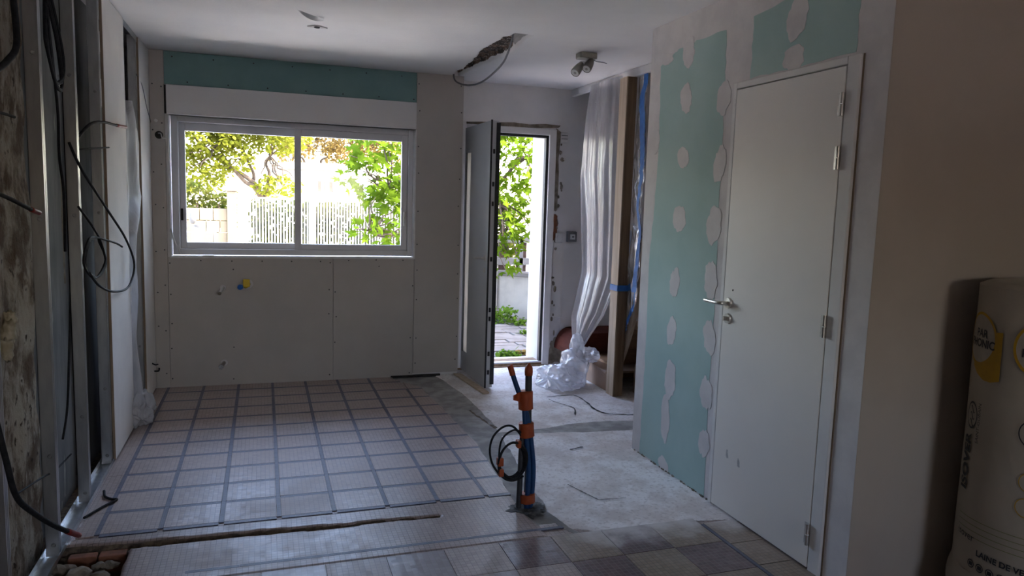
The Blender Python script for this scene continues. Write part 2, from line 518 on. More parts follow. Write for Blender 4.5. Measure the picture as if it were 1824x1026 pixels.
t = NT('grey lining of the old wall')
pp = t.pos((1, 2.2, .45))
n1 = t.noise(pp, 4, 6, .6); n2 = t.noise(pp, 30, 4)
c = t.mix(t.ramp(n1, .38, .66), (.19, .19, .185), (.115, .115, .115))
c = t.mix(t.math('MULTIPLY', t.ramp(n1, .62, .70), .8), c, (.38, .37, .32))
t.bump(n2, .25, .004)
M['lining'] = t.fin(c, .75, 0, .3)

# ================================================================== SETTING
LW = -0.93          # face of the old left wall
BW = 6.0            # face of the plasterboard on the back wall
RW = 2.143          # face of the partition
EW = 6.2            # face of the entrance wall

# ---- floor (one relief mesh: screed, chase, hole)
def xedge(y):       # right-hand edge of the mosaic
    e = np.interp(y, [2.9, 3.1, 3.25, 3.72, 4.2, 4.96, 5.62, 5.9, 6.1], [1.20, 1.18, 1.17, 1.20, 1.235, 1.207, 1.18, 1.02, .98])
    return e + .035 * (fbm(y, y * 0 + 3.3, 9, 2) - .5)
def xcem(y):        # right-hand edge of the grey cement band
    return np.interp(y, [3.0, 3.13, 3.5, 4.16, 4.56, 5.3, 5.86, 6.1], [1.30, 1.30, 1.33, 1.41, 1.46, 1.46, 1.40, 1.36]) + .03 * (fbm(y, y * 0 + 8.1, 8, 5) - .5)
xs = np.concatenate([np.arange(-1.0, 2.7, .012), np.linspace(2.72, 4.2, 12)])
ys = np.concatenate([np.linspace(-3.3, 1.9, 14), np.arange(2.0, 3.5, .01), np.arange(3.5, 6.62, .02)])
X, Y = np.meshgrid(xs, ys)
tt = np.clip((X + .78) / 1.55, 0, 1)
yc = 3.295 - .065 * tt + .03 * (fbm(X, X * 0 + 1.0, 6, 1) - .5)
hw = (.042 - .030 * tt) * (.7 + .6 * fbm(X, X * 0 + 5, 14, 4))
hw = np.where((X > .78) | (X < -.95), -1, hw)
tr = np.clip(1 - np.abs(Y - yc) / np.maximum(hw, .001), 0, 1) * (hw > 0)
trm = np.clip(tr * 3, 0, 1)
hx = -.545 + .05 * (fbm(Y, Y * 0 + 2, 9, 7) - .5)
hole = np.clip((hx - X) / .02, 0, 1) * np.clip((3.285 - Y) / .02, 0, 1) * np.clip((Y - 2.3) / .02, 0, 1)
side = np.clip((-.852 - X) / .02, 0, 1) * np.clip((Y - 2.3) / .02, 0, 1)
H = -.004 * np.ones_like(X)
H = np.where((Y < 3.386) & (Y > 2.902) & (X < 1.19), .0012, H)
conc_m = np.clip((X - xcem(Y)) / .03 + .5, 0, 1) * np.clip((Y - np.interp(X, [1.2, 1.28, 1.54, 1.81, 2.07, 2.2], [3.15, 2.98, 2.83, 2.88, 2.86, 2.8])) / .08 + .5, 0, 1)
cem_m = np.clip((X - xedge(Y)) / .012 + .5, 0, 1) * np.clip((xcem(Y) - X) / .03 + .5, 0, 1) * np.clip((Y - 3.02) / .04, 0, 1)
yb0 = np.interp(X, [1.4, 1.6, 1.8, 2.0, 2.4], [4.30, 4.31, 4.29, 4.25, 4.23]); yb1 = np.interp(X, [1.4, 1.6, 1.8, 1.95, 2.15, 2.4], [4.38, 4.38, 4.40, 4.45, 4.46, 4.42])
band = np.clip((Y - yb0) / .02 + .5, 0, 1) * np.clip((yb1 - Y) / .02 + .5, 0, 1) * (X > 1.4)
xl = np.interp(Y, [2.3, 2.43, 2.58, 2.73, 2.96, 3.13], [1.66, 1.594, 1.51, 1.429, 1.315, 1.283])
line = np.clip(1.3 - np.abs(X - xl) / .022, 0, 1) * (Y < 3.15) * (Y > 2.2)
cem_m = np.maximum(cem_m, np.maximum(band * .9, line * .75))
conc_m = np.maximum(conc_m * .85 + .12 * (conc_m > .5), 0)
ledge = np.clip(1.2 - np.abs(X - np.interp(Y, [4.5, 4.95], [1.455, 1.40])) / .022, 0, 1) * (Y > 4.5) * (Y < 4.98)
H += (.004 * conc_m) + .005 * (fbm(X, Y, 7, 3) - .5) * np.maximum(conc_m, cem_m) + .003 * (fbm(X, Y, 30, 6) - .5) * cem_m
H -= .008 * cem_m * (X < xcem(Y)) * (1 - line)
H -= .012 * ledge * fbm(X, Y, 40, 9)
H -= tr * (.045 - .025 * tt)
H = np.where(hole > 0, np.minimum(H, -.085 * hole + .04 * (fbm(X, Y, 14, 8) - .5) * hole), H)
H = np.where(side > 0, np.minimum(H, -.06 * side), H)
b = B()
b.v = np.stack([X.ravel(), Y.ravel(), H.ravel()], 1).tolist()
nx, ny = len(xs), len(ys)
I = (np.arange(ny - 1)[:, None] * nx + np.arange(nx - 1)[None, :]).ravel()
b.f = np.stack([I, I + 1, I + nx + 1, I + nx], 1).tolist()
floor = obj('floor', b, M['floor'], smooth=True)
tag(floor, 'stripped floor of old mosaic, bare screed and grey cement repairs', kind='structure')
ca = floor.data.color_attributes.new('mask', 'FLOAT_COLOR', 'POINT')
dirt_m = np.maximum(np.maximum(trm, hole), side)
dirt_m = np.maximum(dirt_m, ledge * .62)
ca.data.foreach_set('color', np.stack([conc_m.ravel(), cem_m.ravel(), dirt_m.ravel(), np.ones(X.size)], 1).ravel().astype(np.float32))

# ---- mosaic panels between the dark strips
PX, PY = .25, .2425
xl0, yl0 = -.69, 3.405
def slab(w, h, z0=-.006, z1=.0018, c=.0006):
    bb = B()
    a, d_ = w / 2, h / 2
    vs_ = [(-a, -d_, z0), (a, -d_, z0), (a, d_, z0), (-a, d_, z0), (-a, -d_, z1 - c), (a, -d_, z1 - c), (a, d_, z1 - c), (-a, d_, z1 - c),
           (-a + c, -d_ + c, z1), (a - c, -d_ + c, z1), (a - c, d_ - c, z1), (-a + c, d_ - c, z1)]
    fs_ = [(8, 9, 10, 11)] + [(i, (i + 1) % 4, 4 + (i + 1) % 4, 4 + i) for i in range(4)] + [(4 + i, 4 + (i + 1) % 4, 8 + (i + 1) % 4, 8 + i) for i in range(4)]
    return bb.add(vs_, fs_)
def clipped(x0, x1, y0, y1, z1=.0018):
    n = 8
    yy = np.linspace(y0, y1, n + 1)
    ex = np.minimum(x1, xedge(yy))
    if ex.max() < x0 + .02: return None
    ex = np.maximum(ex, x0 + .004)
    poly = [(x0, y0)] + [(float(a), float(q)) for a, q in zip(ex, yy)] + [(x0, y1)]
    return B().prism(poly, 'z', -.006, z1)
SW = .021
SR = .029
panel_me = mesh_of('mosaic_panel', slab(PX - SW, PY - SR), M['mosaic'])
stripx_me = mesh_of('mosaic_strip', slab(PX - SW - .002, SR - .002, z1=.0014, c=.0004), M['strip'])
stripy_me = mesh_of('mosaic_strip', slab(SW - .001, PY - .001, z1=.0014, c=.0004), M['strip'])
ncol, nrow = 8, 11
for i in range(ncol + 1):
    lx = xl0 + i * PX
    for j in range(nrow):
        y0 = yl0 + j * PY; y1 = min(y0 + PY, BW - .004)
        cut = (j == nrow - 1)
        # strip along the depth of the room
        if lx + SW / 2 < float(np.min(xedge(np.linspace(y0, y1, 6)))) - .005:
            if not cut:
                inst('mosaic_strip', stripy_me, floor, (lx, (y0 + y1) / 2 + SW / 2, 0))
            else:
                obj('mosaic_strip', B().box(lx - SW / 2 + .0005, y0 + SW / 2, -.006, lx + SW / 2 - .0005, y1, .0018), M['strip'], floor)
        xa, xb = lx + SW / 2, lx + PX - SW / 2
        lim = float(np.min(xedge(np.linspace(y0, y1, 9))))
        if xb < lim and not cut:
            inst('mosaic_panel', panel_me, floor, ((xa + xb) / 2, (y0 + y1) / 2, 0))
            inst('mosaic_strip', stripx_me, floor, ((xa + xb) / 2, y0, 0))
        else:
            q = clipped(xa, xb, y0 + SR / 2, y1 - (0 if cut else SR / 2))
            if q: obj('mosaic_panel', q, M['mosaic'], floor)
            q = clipped(xa, xb, y0 - SR / 2 + .001, y0 + SR / 2 - .001, .0014)
            if q: obj('mosaic_strip', q, M['strip'], floor)
for j in range(nrow):      # pale border along the left wall
    y0 = yl0 + j * PY; y1 = min(y0 + PY, BW - .004)
    obj('border_panel', B().box(-.768, y0 + .001, -.006, xl0 - SW / 2, y1 - .001, .0018), M['mosaic'], floor)
# ---- chequered mosaic of the near half
CP = .245
ck = {k: mesh_of('mosaic_panel', slab(CP - .003, CP - .003), M[k]) for k in ('mosaic_tan', 'mosaic_purple', 'mosaic', 'mosaic_faded')}
ykeep = {}
for i in range(-1, 10):
    for j in range(0, 4):
        cx_, cy_ = 1.82 - i * CP, 2.778 - j * CP
        if cx_ - CP / 2 < -.52 or cy_ < 2.0: continue
        if i == -1:
            continue
        inst('mosaic_panel', ck[('mosaic_purple' if i < 4 else 'mosaic_faded') if (i + j) % 2 == 1 else ('mosaic_tan' if i < 3 else 'mosaic')], floor, (cx_, cy_, -.001))
obj('border_panel', B().box(1.962, 2.16, -.006, 2.13, 2.42, .0015), M['mosaic_tan'], floor)
obj('border_panel', B().box(1.962, 2.425, -.006, 2.13, 2.62, .0015), M['mosaic_tan'], floor)
obj('border_panel', B().box(1.962, 2.625, -.006, 2.13, 2.84, .0015), M['mosaic_tan'], floor)
obj('mosaic_strip', B().box(1.943, 2.1, -.006, 1.960, 2.83, .0018), M['strip'], floor)
for i in range(8):
    obj('mosaic_strip', B().box(-.30 + i * .2, 2.965, -.006, -.101 + i * .2, 2.985, .0018), M['strip'], floor)
# cracks in the screed
def ribbon(pts, w, z=.004):
    P = spl(pts, 6)
    bb = B()
    L, R_ = [], []
    for i, p in enumerate(P):
        tn = (P[min(i + 1, len(P) - 1)] - P[max(i - 1, 0)]).normalized()
        nrm = Vector((-tn.y, tn.x, 0))
        ww = w * (.4 + random.random())
        L.append((p.x + nrm.x * ww, p.y + nrm.y * ww, z)); R_.append((p.x - nrm.x * ww, p.y - nrm.y * ww, z))
    n = len(P)
    return bb.add(L + R_, [(i, n + i, n + i + 1, i + 1) for i in range(n - 1)])
for pts, w in (([(2.06, 5.12, 0), (2.28, 5.13, 0), (2.30, 4.91, 0), (2.28, 4.73, 0), (2.33, 4.6, 0), (2.5, 4.54, 0)], .008),
               ([(2.05, 5.06, 0), (2.07, 4.97, 0), (2.14, 4.80, 0), (2.08, 4.63, 0)], .005),
               ([(1.52, 3.44, 0), (1.545, 3.36, 0), (1.57, 3.28, 0), (1.59, 3.215, 0)], .003), ([(1.59, 3.215, 0), (1.66, 3.205, 0), (1.74, 3.20, 0)], .003), ([(1.75, 3.95, 0), (1.85, 3.98, 0)], .008)):
    obj('crack', ribbon(pts, w, .0045), M['dark'], floor)
# exposed brick at the back of the hole
for k in range(2):
    obj('brick', B().box(-.765 + k * .112, 3.245 - k * .01, -.09, -.66 + k * .112, 3.295, -.018), M['brick'], floor, bevel=.006)

# ---- rubble in the hole
rub = [(-.70, 3.14, .045), (-.76, 3.08, .035), (-.64, 3.19, .03), (-.62, 3.10, .035), (-.70, 3.02, .03), (-.79, 3.19, .04), (-.83, 3.1, .05), (-.60, 3.2, .028), (-.75, 3.2, .03)]
rub_lab = ['largest pale chunk of rubble in the floor hole under the stud', 'rubble lump left of the biggest chunk in the floor hole', 'crumb of rubble against the red brick in the floor hole',
           'rubble piece near the mosaic edge of the floor hole', 'rubble lump nearest the camera in the floor hole', 'pale lump beside the stud foot at the floor hole',
           'rough chunk behind the steel stud foot in the hole', 'small rubble crumb at the right corner of the floor hole', 'rubble crumb between stud foot and red brick']
for k, (x, y, s) in enumerate(rub):
    o = obj('rubble_chunk', B().blob((x, y, -.05 + s * .4), (s, s * .8, s * .65), .35, 1.6, 2, k + 1), M['rubble'])
    tag(o, rub_lab[k], 'rubble', 'rubble in the floor hole')

# ---- ceiling (relief mesh with the broken chase)
xs = np.concatenate([np.linspace(-1.0, 0.1, 12), np.arange(.15, .5, .025), np.linspace(.55, 1.15, 10), np.arange(1.2, 1.78, .01), np.linspace(1.85, 2.64, 10)])
ys = np.concatenate([np.linspace(-3.3, 4.0, 24), np.arange(4.1, 6.06, .01), np.linspace(6.1, 6.62, 6)])
X, Y = np.meshgrid(xs, ys)
x0 = np.interp(Y, [4.38, 4.6, 4.85, 5.2, 5.7, 6.05], [1.46, 1.43, 1.42, 1.455, 1.48, 1.47])
x1 = np.interp(Y, [4.34, 4.5, 4.9, 5.15, 5.7, 6.05], [1.57, 1.575, 1.60, 1.585, 1.535, 1.52])
rg = .05 * (fbm(X, Y, 12, 3) - .5)
inside = np.clip((X - x0 + rg) / .015 + .5, 0, 1) * np.clip((x1 + rg * .5 - X) / .012 + .5, 0, 1) * np.clip((Y - 4.36) / .02 + .5, 0, 1)
tri = inside * np.clip((4.62 + (X - 1.5) * 2.2 - Y) / .06, 0, 1)
H = 2.5 + inside * (.028 + .035 * fbm(X, Y, 18, 5)) + .0
H = np.where((X > 2.0), H, H)
b = B()
b.v = np.stack([X.ravel(), Y.ravel(), H.ravel()], 1).tolist()
nx, ny = len(xs), len(ys)
I = (np.arange(ny - 1)[:, None] * nx + np.arange(nx - 1)[None, :]).ravel()
b.f = np.stack([I, I + nx, I + nx + 1, I + 1], 1).tolist()
ceil = obj('ceiling', b, M['ceiling'], smooth=True)
tag(ceil, 'white plastered ceiling with a broken open chase towards the entrance', kind='structure')
ca = ceil.data.color_attributes.new('mask', 'FLOAT_COLOR', 'POINT')
raw_m = inside * (1 - tri * .9)
ca.data.foreach_set('color', np.stack([raw_m.ravel(), (tri * .9).ravel(), 0 * X.ravel(), np.ones(X.size)], 1).ravel().astype(np.float32))
obj('ceiling_side', B().box(2.64, -3.3, 2.5, 4.25, 2.9, 2.56), M['ceiling'], ceil)
# scar of the old lamp: ring of torn paint, hole and a loose curl of paint
obj('lamp_scar', B().prism([(.318 + .05 * math.cos(a) * (1 + .35 * math.sin(3 * a)), 4.722 + .028 * math.sin(a)) for a in np.linspace(0, 2 * PI, 18)[:-1]], 'z', 2.494, 2.5), M['filler'], ceil)
obj('lamp_hole', B().lathe([(.017, 0), (.017, .006)], (.316, 4.72, 2.490)), M['dark'], ceil)
obj('paint_curl', B().grid(lambda u, v: (.18 + .16 * u, 4.33 + .19 * u + (v - .5) * (.012 + .05 * u), 2.497 - .018 * math.sin(PI * u) * (.3 + v)), 14, 4), M['white_plastic'], ceil, smooth=True)
# edge of the stairwell opening
tag(obj('trim_1', B().box(2.62, 2.9, 2.44, 2.66, 6.2, 2.5), M['plaster'], bevel=.006), 'white plaster edge of the stairwell opening in the ceiling', kind='structure')
tag(obj('roof', B().box(-1.4, -3.7, 2.95, 4.6, 6.95, 3.1), M['render_white']), 'unseen flat roof slab added over the house to keep the sun out', kind='structure')  # unseen slab added to block the sun, kept low for a short shadow

# ---- back wall
def wall(name, boxes, mat, label):
    bb = B()
    for q in boxes: bb.box(*q)
    return tag(obj(name, bb, mat), label, kind='structure')
WX0, WX1, WZ0, WZ1 = -.657, 1.182, 1.0, 2.05
wb = wall('wall_back', [(-1.3, BW + .014, -.2, WX0, 6.27, 2.95), (WX1, BW + .014, -.2, 1.576, 6.27, 2.95), (WX0, BW + .014, -.2, WX1, 6.27, WZ0), (WX0, BW + .014, WZ1, WX1, 6.27, 2.95)],
          M['plaster'], 'back wall lined with grey plasterboard around the window')
BT = .0135
def board(x0, x1, z0, z1, mat, name='plasterboard'):
    return obj(name, B().box(x0 + .0012, BW, z0, x1 - .0012, BW + BT, z1), mat, wb, bevel=.0015)
board(-.775, -.677, -.004, 2.5, M['board'])
board(-.677, .528, -.004, .998, M['board'])
board(.528, 1.184, -.004, .998, M['board'])
board(1.184, 1.576, .025, 2.5, M['board'])
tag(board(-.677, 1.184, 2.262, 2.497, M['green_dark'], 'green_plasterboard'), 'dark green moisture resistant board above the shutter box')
tag(obj('wall_foot_gap', B().box(1.0, 5.985, -.006, 1.42, 6.01, .012), M['dark'], wb), 'dark gap under the board')
scr = B()
def dot(bb, x, y, z, n, r=.0055):
    bb.lathe([(r, 0), (r * .8, .0015)], (x, y, z), n, 8)
for x in (-.755, -.70): 
    for z in np.arange(.15, 2.5, .3): dot(scr, x + random.uniform(-.006, .006), BW, z + random.uniform(-.04, .04), (0, -1, 0))
for x in (-.655, -.22, .505, .548, .90, 1.165):
    for z in (.06, .32, .52, .74, .93): 
        if random.random() < .8: dot(scr, x + random.uniform(-.01, .01), BW, z + random.uniform(-.03, .03), (0, -1, 0))
for x in np.arange(-.45, 1.15, .22): dot(scr, x, BW, .975 + random.uniform(-.01, .01), (0, -1, 0))
for x in (1.205, 1.555):
    for z in np.arange(.1, 2.45, .26): dot(scr, x + random.uniform(-.006, .006), BW, z + random.uniform(-.04, .04), (0, -1, 0))
for x in np.arange(-.62, 1.15, .28): 
    dot(scr, x, BW, 2.46, (0, -1, 0)); dot(scr, x + .1, BW, 2.285, (0, -1, 0))
tag(obj('screw_heads', scr, M['screw'], wb), None, kind='stuff')
# ---- shutter box above the window
sb = thing('roller_shutter_box', 'long white roller shutter box between window and green board', 'shutter box', (.26, 5.985, 2.05))
obj('cover', B().box(-.663, 5.978, 2.056, 1.182, 6.0, 2.259), M['shutter_box'], sb, bevel=.004)
obj('lower_lip', B().box(-.66, 5.972, 2.046, 1.180, 6.06, 2.056), M['shutter_box'], sb, bevel=.002)
obj('side_cap', B().box(-.677, 5.985, 2.05, -.664, 6.0, 2.255), M['dark'], sb)
# ---- window
w1 = thing('window_1', 'sliding window with two white framed panes', None, (.26, 6.08, 1.0), kind='structure')
def ring(x0, x1, z0, z1, wl, wr, wb_, wt, y0, y1):
    return B().box(x0, y0, z0, x0 + wl, y1, z1).box(x1 - wr, y0, z0, x1, y1, z1).box(x0 + wl, y0, z0, x1 - wr, y1, z0 + wb_).box(x0 + wl, y0, z1 - wt, x1 - wr, y1, z1)
obj('frame', ring(-.645, 1.172, 1.012, 2.046, .048, .040, .045, .042, 6.05, 6.17), M['pvc'], w1, bevel=.004)
obj('reveal_trim', ring(-.662, 1.187, .992, 2.046, .010, .010, .012, .0, 5.994, 6.055), M['white_plastic'], w1)
s1 = obj('sash', ring(-.597, .288, 1.057, 2.004, .042, .046, .046, .060, 6.115, 6.15), M['pvc'], w1, bevel=.004)
obj('pane', B().box(-.555, 6.13, 1.103, .242, 6.136, 1.944), M['glass'], s1)
obj('grip', B().box(-.592, 6.105, 1.27, -.575, 6.118, 1.36), M['black'], s1, bevel=.003)
s2 = obj('sash', ring(.242, 1.132, 1.057, 2.004, .044, .050, .044, .056, 6.070, 6.105), M['pvc'], w1, bevel=.004)
obj('pane', B().box(.286, 6.085, 1.101, 1.082, 6.091, 1.948), M['glass'], s2)
obj('stile_edge', B().box(.236, 6.064, 1.03, .243, 6.072, 2.01), M['white_plastic'], s2)
obj('handle', B().box(1.098, 6.045, 1.26, 1.116, 6.07, 1.38), M['white_plastic'], s2, bevel=.004)
# bits at the window
tag(obj('shutter_rod', B().tube([(-.652, 5.985, 1.21), (-.632, 5.98, 1.13), (-.588, 5.98, 1.02)], .006), M['white_plastic'], smooth=True), 'thin white rod leaning in the lower left window corner', 'rod')
tag(obj('plastic_clip', B().box(-.435, 5.975, 1.004, -.356, 5.992, 1.014), M['white_plastic'], bevel=.002), 'small white plastic clip on the window sill edge', 'clip')
jb = thing('cable_outlet', 'open cable hole with loose white wire beside the shutter box', 'cable outlet', (-.715, 6.0, 1.86))
obj('hole', B().lathe([(.028, 0), (.028, .004)], (-.717, 5.999, 1.893), (0, -1, 0)), M['dark'], jb)
obj('wire', B().tube(spl([(-.72, 5.99, 1.905), (-.70, 5.955, 1.90), (-.69, 5.96, 1.868), (-.663, 5.975, 1.876)]), .004), M['white_wire'], jb, smooth=True)
obj('dowel', B().tube([(-.735, 6.0, 1.995), (-.735, 5.985, 1.995)], .012), M['board_white'], jb)
def stub(name, label, x, z, mat, ln, dz, r=.012, cat='pipe'):
    o = thing(name, label, cat, (x, 6.0, z))
    obj('collar', B().lathe([(r * 1.9, 0), (r * 1.7, .004)], (x, 5.999, z), (0, -1, 0)), M['filler'], o)
    obj('pipe', B().tube([(x, 6.0, z), (x - .006, 5.96, z - dz * .3), (x - .02, 6.0 - ln, z - dz)], r), mat, o, smooth=True)
    return o
o = stub('pipe_stub', 'white water pipe stub jutting from wall under the window', -.295, .765, M['white_plastic'], .11, .03)
obj('pipe_end', B().tube([(-.314, 5.892, .735), (-.317, 5.882, .732)], .0135), M['copper'], o)
o = stub('pipe_stub', 'low metal pipe stub near the floor under the window', -.295, .178, M['copper'], .10, .012, .014)
obj('valve_nut', B().lathe([(.02, 0), (.02, .02)], (-.312, 5.905, .168), (0, -1, 0), 6), M['steel_dull'], o)
o = stub('pipe_stub', 'yellow and blue capped pipe stub under the window', -.115, .792, M['yellow_plastic'], .06, .01, .02)
obj('yellow_cap', B().box(-.15, 5.93, .775, -.10, 5.96, .835), M['yellow_plastic'], o, bevel=.006)
obj('blue_cap', B().lathe([(.018, 0), (.022, .015), (.018, .03)], (-.165, 5.95, .778), (-.3, -1, -.2), 12), M['blue_plastic'], o)

# ---- entrance wall and door opening
DX0, DX1, DZ1 = 1.60, 2.44, 2.13
we = wall('wall_entrance', [(DX1, EW, -.2, 4.25, 6.6, 2.95), (1.577, EW, -.2, DX0, 6.6, 2.95), (DX0, EW, DZ1, DX1, 6.6, 2.95), (DX0, EW, -.2, DX1, 6.6, -.025)], M['plaster'],
          'white entrance wall with broken plaster beside the front door')
# bare strip where plaster was hacked off around the frame
def ragged(poly, amp=.008, n=6, seed=0):
    out = []
    m = len(poly)
    for i in range(m):
        a, c_ = poly[i], poly[(i + 1) % m]
        for k in range(n):
            s_ = k / n
            out.append((a[0] + (c_[0] - a[0]) * s_ + random.uniform(-amp, amp), a[1] + (c_[1] - a[1]) * s_ + random.uniform(-amp, amp)))
    return out
for poly, m_, nm in (([(2.485, .45), (2.60, .45), (2.605, 1.13), (2.50, 1.13)], 'board_white', 'plaster_patch'),
                     ([(2.485, .02), (2.59, .06), (2.60, .30), (2.595, .44), (2.485, .44)], 'filler', 'plaster_patch'),
                     ([(2.50, .84), (2.585, .84), (2.585, .95), (2.50, .93)], 'rubble', 'bare_patch'),
                     ([(2.49, 1.15), (2.535, 1.16), (2.53, 1.38), (2.495, 1.40)], 'brick', 'bare_brick'),
                     ([(2.485, 1.42), (2.515, 1.42), (2.53, 2.12), (2.49, 2.15)], 'rubble', 'bare_patch'),
                     ([(1.66, 2.14), (2.50, 2.155), (2.52, 2.18), (1.66, 2.165)], 'rubble', 'bare_patch'),
                     ([(2.49, .02), (2.60, .02), (2.62, .16), (2.55, .26), (2.50, .20)], 'rubble', 'bare_patch')):
    obj(nm, B().prism(ragged(poly), 'y', EW - random.uniform(.003, .006), EW + .002), M[m_], we)
sc2 = B()
for k in range(26):
    sc2.blob((2.50 + random.random() * .06, EW - .004, .3 + random.random() * 1.85), (.012 * random.uniform(.5, 1.5), .006, .02 * random.uniform(.5, 1.8)), .4, 2, 1, k)
tag(obj('loose_plaster', sc2, M['rubble'], we), None, kind='stuff')
# front door: frame, gasket, leaf standing open into the room
d2 = thing('door_2', 'open white front door with narrow glazed slit', None, (1.66, 6.2, 0), kind='structure')
obj('frame', ring(1.60, 2.485, .0, 2.14, .06, .065, .0, .055, 6.175, 6.255), M['frame_paint'], d2, bevel=.004)
obj('gasket', ring(1.66, 2.42, .03, 2.085, .004, .024, .0, .022, 6.20, 6.25), M['black'], d2)
obj('threshold', B().box(1.60, 6.165, -.01, 2.50, 6.19, .012).box(1.60, 6.19, -.01, 2.50, 6.42, .028), M['wood_dark'], d2, bevel=.003)
obj('sill_plate', B().box(1.66, 6.195, .028, 2.42, 6.25, .04), M['pvc'], d2)
A0, A1 = Vector((1.642, 6.165, 0)), Vector((1.655, 5.455, 0))    # room face of the leaf, hinge to lock side
ux = (A1 - A0).normalized(); L_ = (A1 - A0).length
nrm = Vector((-ux.y, ux.x, 0))                                     # towards +x
if nrm.x < 0: nrm = -nrm
def lb(bb, a0, a1, t0, t1, z0, z1):      # box in leaf coordinates: along, thickness, height
    P = [A0 + ux * a + nrm * t_ for a, t_ in ((a0, t0), (a1, t0), (a1, t1), (a0, t1))]
    return bb.prism([(p.x, p.y) for p in P], 'z', z0, z1)
lf = B()
for q in ((0, .085, .014, 2.10), (.185, L_, .014, 2.10), (.085, .185, .014, .19), (.085, .185, 1.885, 2.10)):
    lb(lf, q[0], q[1], 0, .062, q[2], q[3])
M['front_door'] = pm('pale grey front door', (.62, .63, .64), (.59, .60, .61), 2, .5)
leaf = obj('leaf', lf, M['front_door'], d2)
obj('glazed_slit', lb(B(), .085, .185, -.002, .05, .19, 1.885), M['frosted'], leaf)
obj('slit_bead', lb(B(), .062, .086, -.010, .004, .185, 1.89), M['box_grey'], leaf)
obj('edge_seal', lb(B(), L_ - .001, L_ + .006, -.003, .010, .012, 2.105), M['black'], leaf)
obj('outer_seal', lb(B(), L_ - .03, L_ + .010, .042, .072, .04, 2.085), M['black'], leaf)
for z in (.12, .27, .55, .62, 1.02, 1.45, 1.60, 1.85):
    obj('lock_bolt', lb(B(), L_ + .001, L_ + .007, .018, .034, z, z + .035), M['black'], leaf)
def lp(a, t_, z): 
    p = A0 + ux * a + nrm * t_
    return (p.x, p.y, z)
hd = obj('handle', B().tube(spl([lp(L_ - .07, -.0, 1.04), lp(L_ - .072, -.035, 1.04), lp(L_ - .09, -.052, 1.04), lp(L_ - .14, -.054, 1.035), lp(L_ - .19, -.05, 1.03)], 5), .0095), M['chrome'], leaf, smooth=True)
obj('rose', B().lathe([(.026, 0), (.024, .008)], lp(L_ - .07, .001, 1.04), tuple(-nrm)), M['chrome'], leaf)
obj('keyhole_plate', B().lathe([(.022, 0), (.020, .007)], lp(L_ - .07, .001, .945), tuple(-nrm)), M['chrome'], leaf)
tag(obj('floor_batten', B().prism([(1.535, 5.99), (1.60, 5.97), (1.655, 5.32), (1.60, 5.30)], 'z', .001, .014), M['wood_pale'], bevel=.002), 'pale strip lying on the floor along the front door leaf', 'batten')
# ---- switches on the entrance wall
def plate(name, label, x, z, w, h, m_, cat, extra=None):
    o = thing(name, label, cat, (x, EW, z - h / 2))
    obj('plate', B().box(x - w / 2, EW - .012, z - h / 2, x + w / 2, EW, z + h / 2), m_, o, bevel=.004)
    if extra == 'rocker':
        obj('rocker', B().box(x - w * .28, EW - .016, z - h * .28, x + w * .28, EW - .011, z + h * .28), m_, o, bevel=.002)
    if extra == 'socket':
        obj('insert', B().box(x - .022, EW - .040, z - .024, x + .026, EW - .034, z + .022), M['white_plastic'], o, bevel=.002)
        obj('knob', B().lathe([(.010, 0), (.009, .006)], (x + .004, EW - .040, z), (0, -1, 0), 12), M['box_grey'], o)
    if extra == 'slots':
        for k in range(2): obj('slot', B().box(x - .03, EW - .0135, z - .015 + k * .03, x + .03, EW - .0115, z - .009 + k * .03), M['box_grey'], o)
    return o
plate('wall_switch', 'white switch plate left of the grey socket box', 2.552, 1.178, .075, .085, M['white_plastic'], 'switch', 'rocker')
plate('vent_plate', 'small white slotted plate at the top corner of the front door frame', 2.565, 2.075, .07, .09, M['white_plastic'], 'plate', 'slots')
o = plate('socket_box', 'grey surface mounted socket box beside the plastic sheet', 2.67, 1.19, .095, .095, M['box_grey'], 'socket', 'socket')
obj('casing', B().box(2.624, EW - .035, 1.144, 2.716, EW - .01, 1.236), M['box_grey'], o, bevel=.006)

# ---- left wall: old wall, studs, boards
wl = wall('wall_left', [(-1.3, -3.3, -.2, LW, 6.02, 2.95)], M['lining'], 'old left wall with bare grey lining behind the steel studs')
def peel(u, v):
    y, z = 2.2 + 1.34 * u, -.08 + 2.6 * v
    n_ = mnoise.noise(Vector((y * 4, z * 2.2, 3))) + .6 * mnoise.noise(Vector((y * 11, z * 7, 1)))
    edge = max(0, (u - .93) / .07)
    return (LW + .035 + .018 * n_ - .05 * edge, y + .02 * mnoise.noise(Vector((z * 6, 2, 8))) * (u > .9), z)
tag(obj('peeling_plaster', B().grid(peel, 66, 110), M['peeling'], wl, smooth=True), 'old brown and cream peeling plaster beside the nearest stud')
for k, (y, z, s) in enumerate([(3.07, .95, .05), (3.04, .90, .04), (3.09, 1.0, .03)]):
    obj('foam_lump', B().blob((LW + .05, y, z), (.022, s * .5, s), .55, 2.6, 3, k + 2), M['foam'], wl, smooth=True)

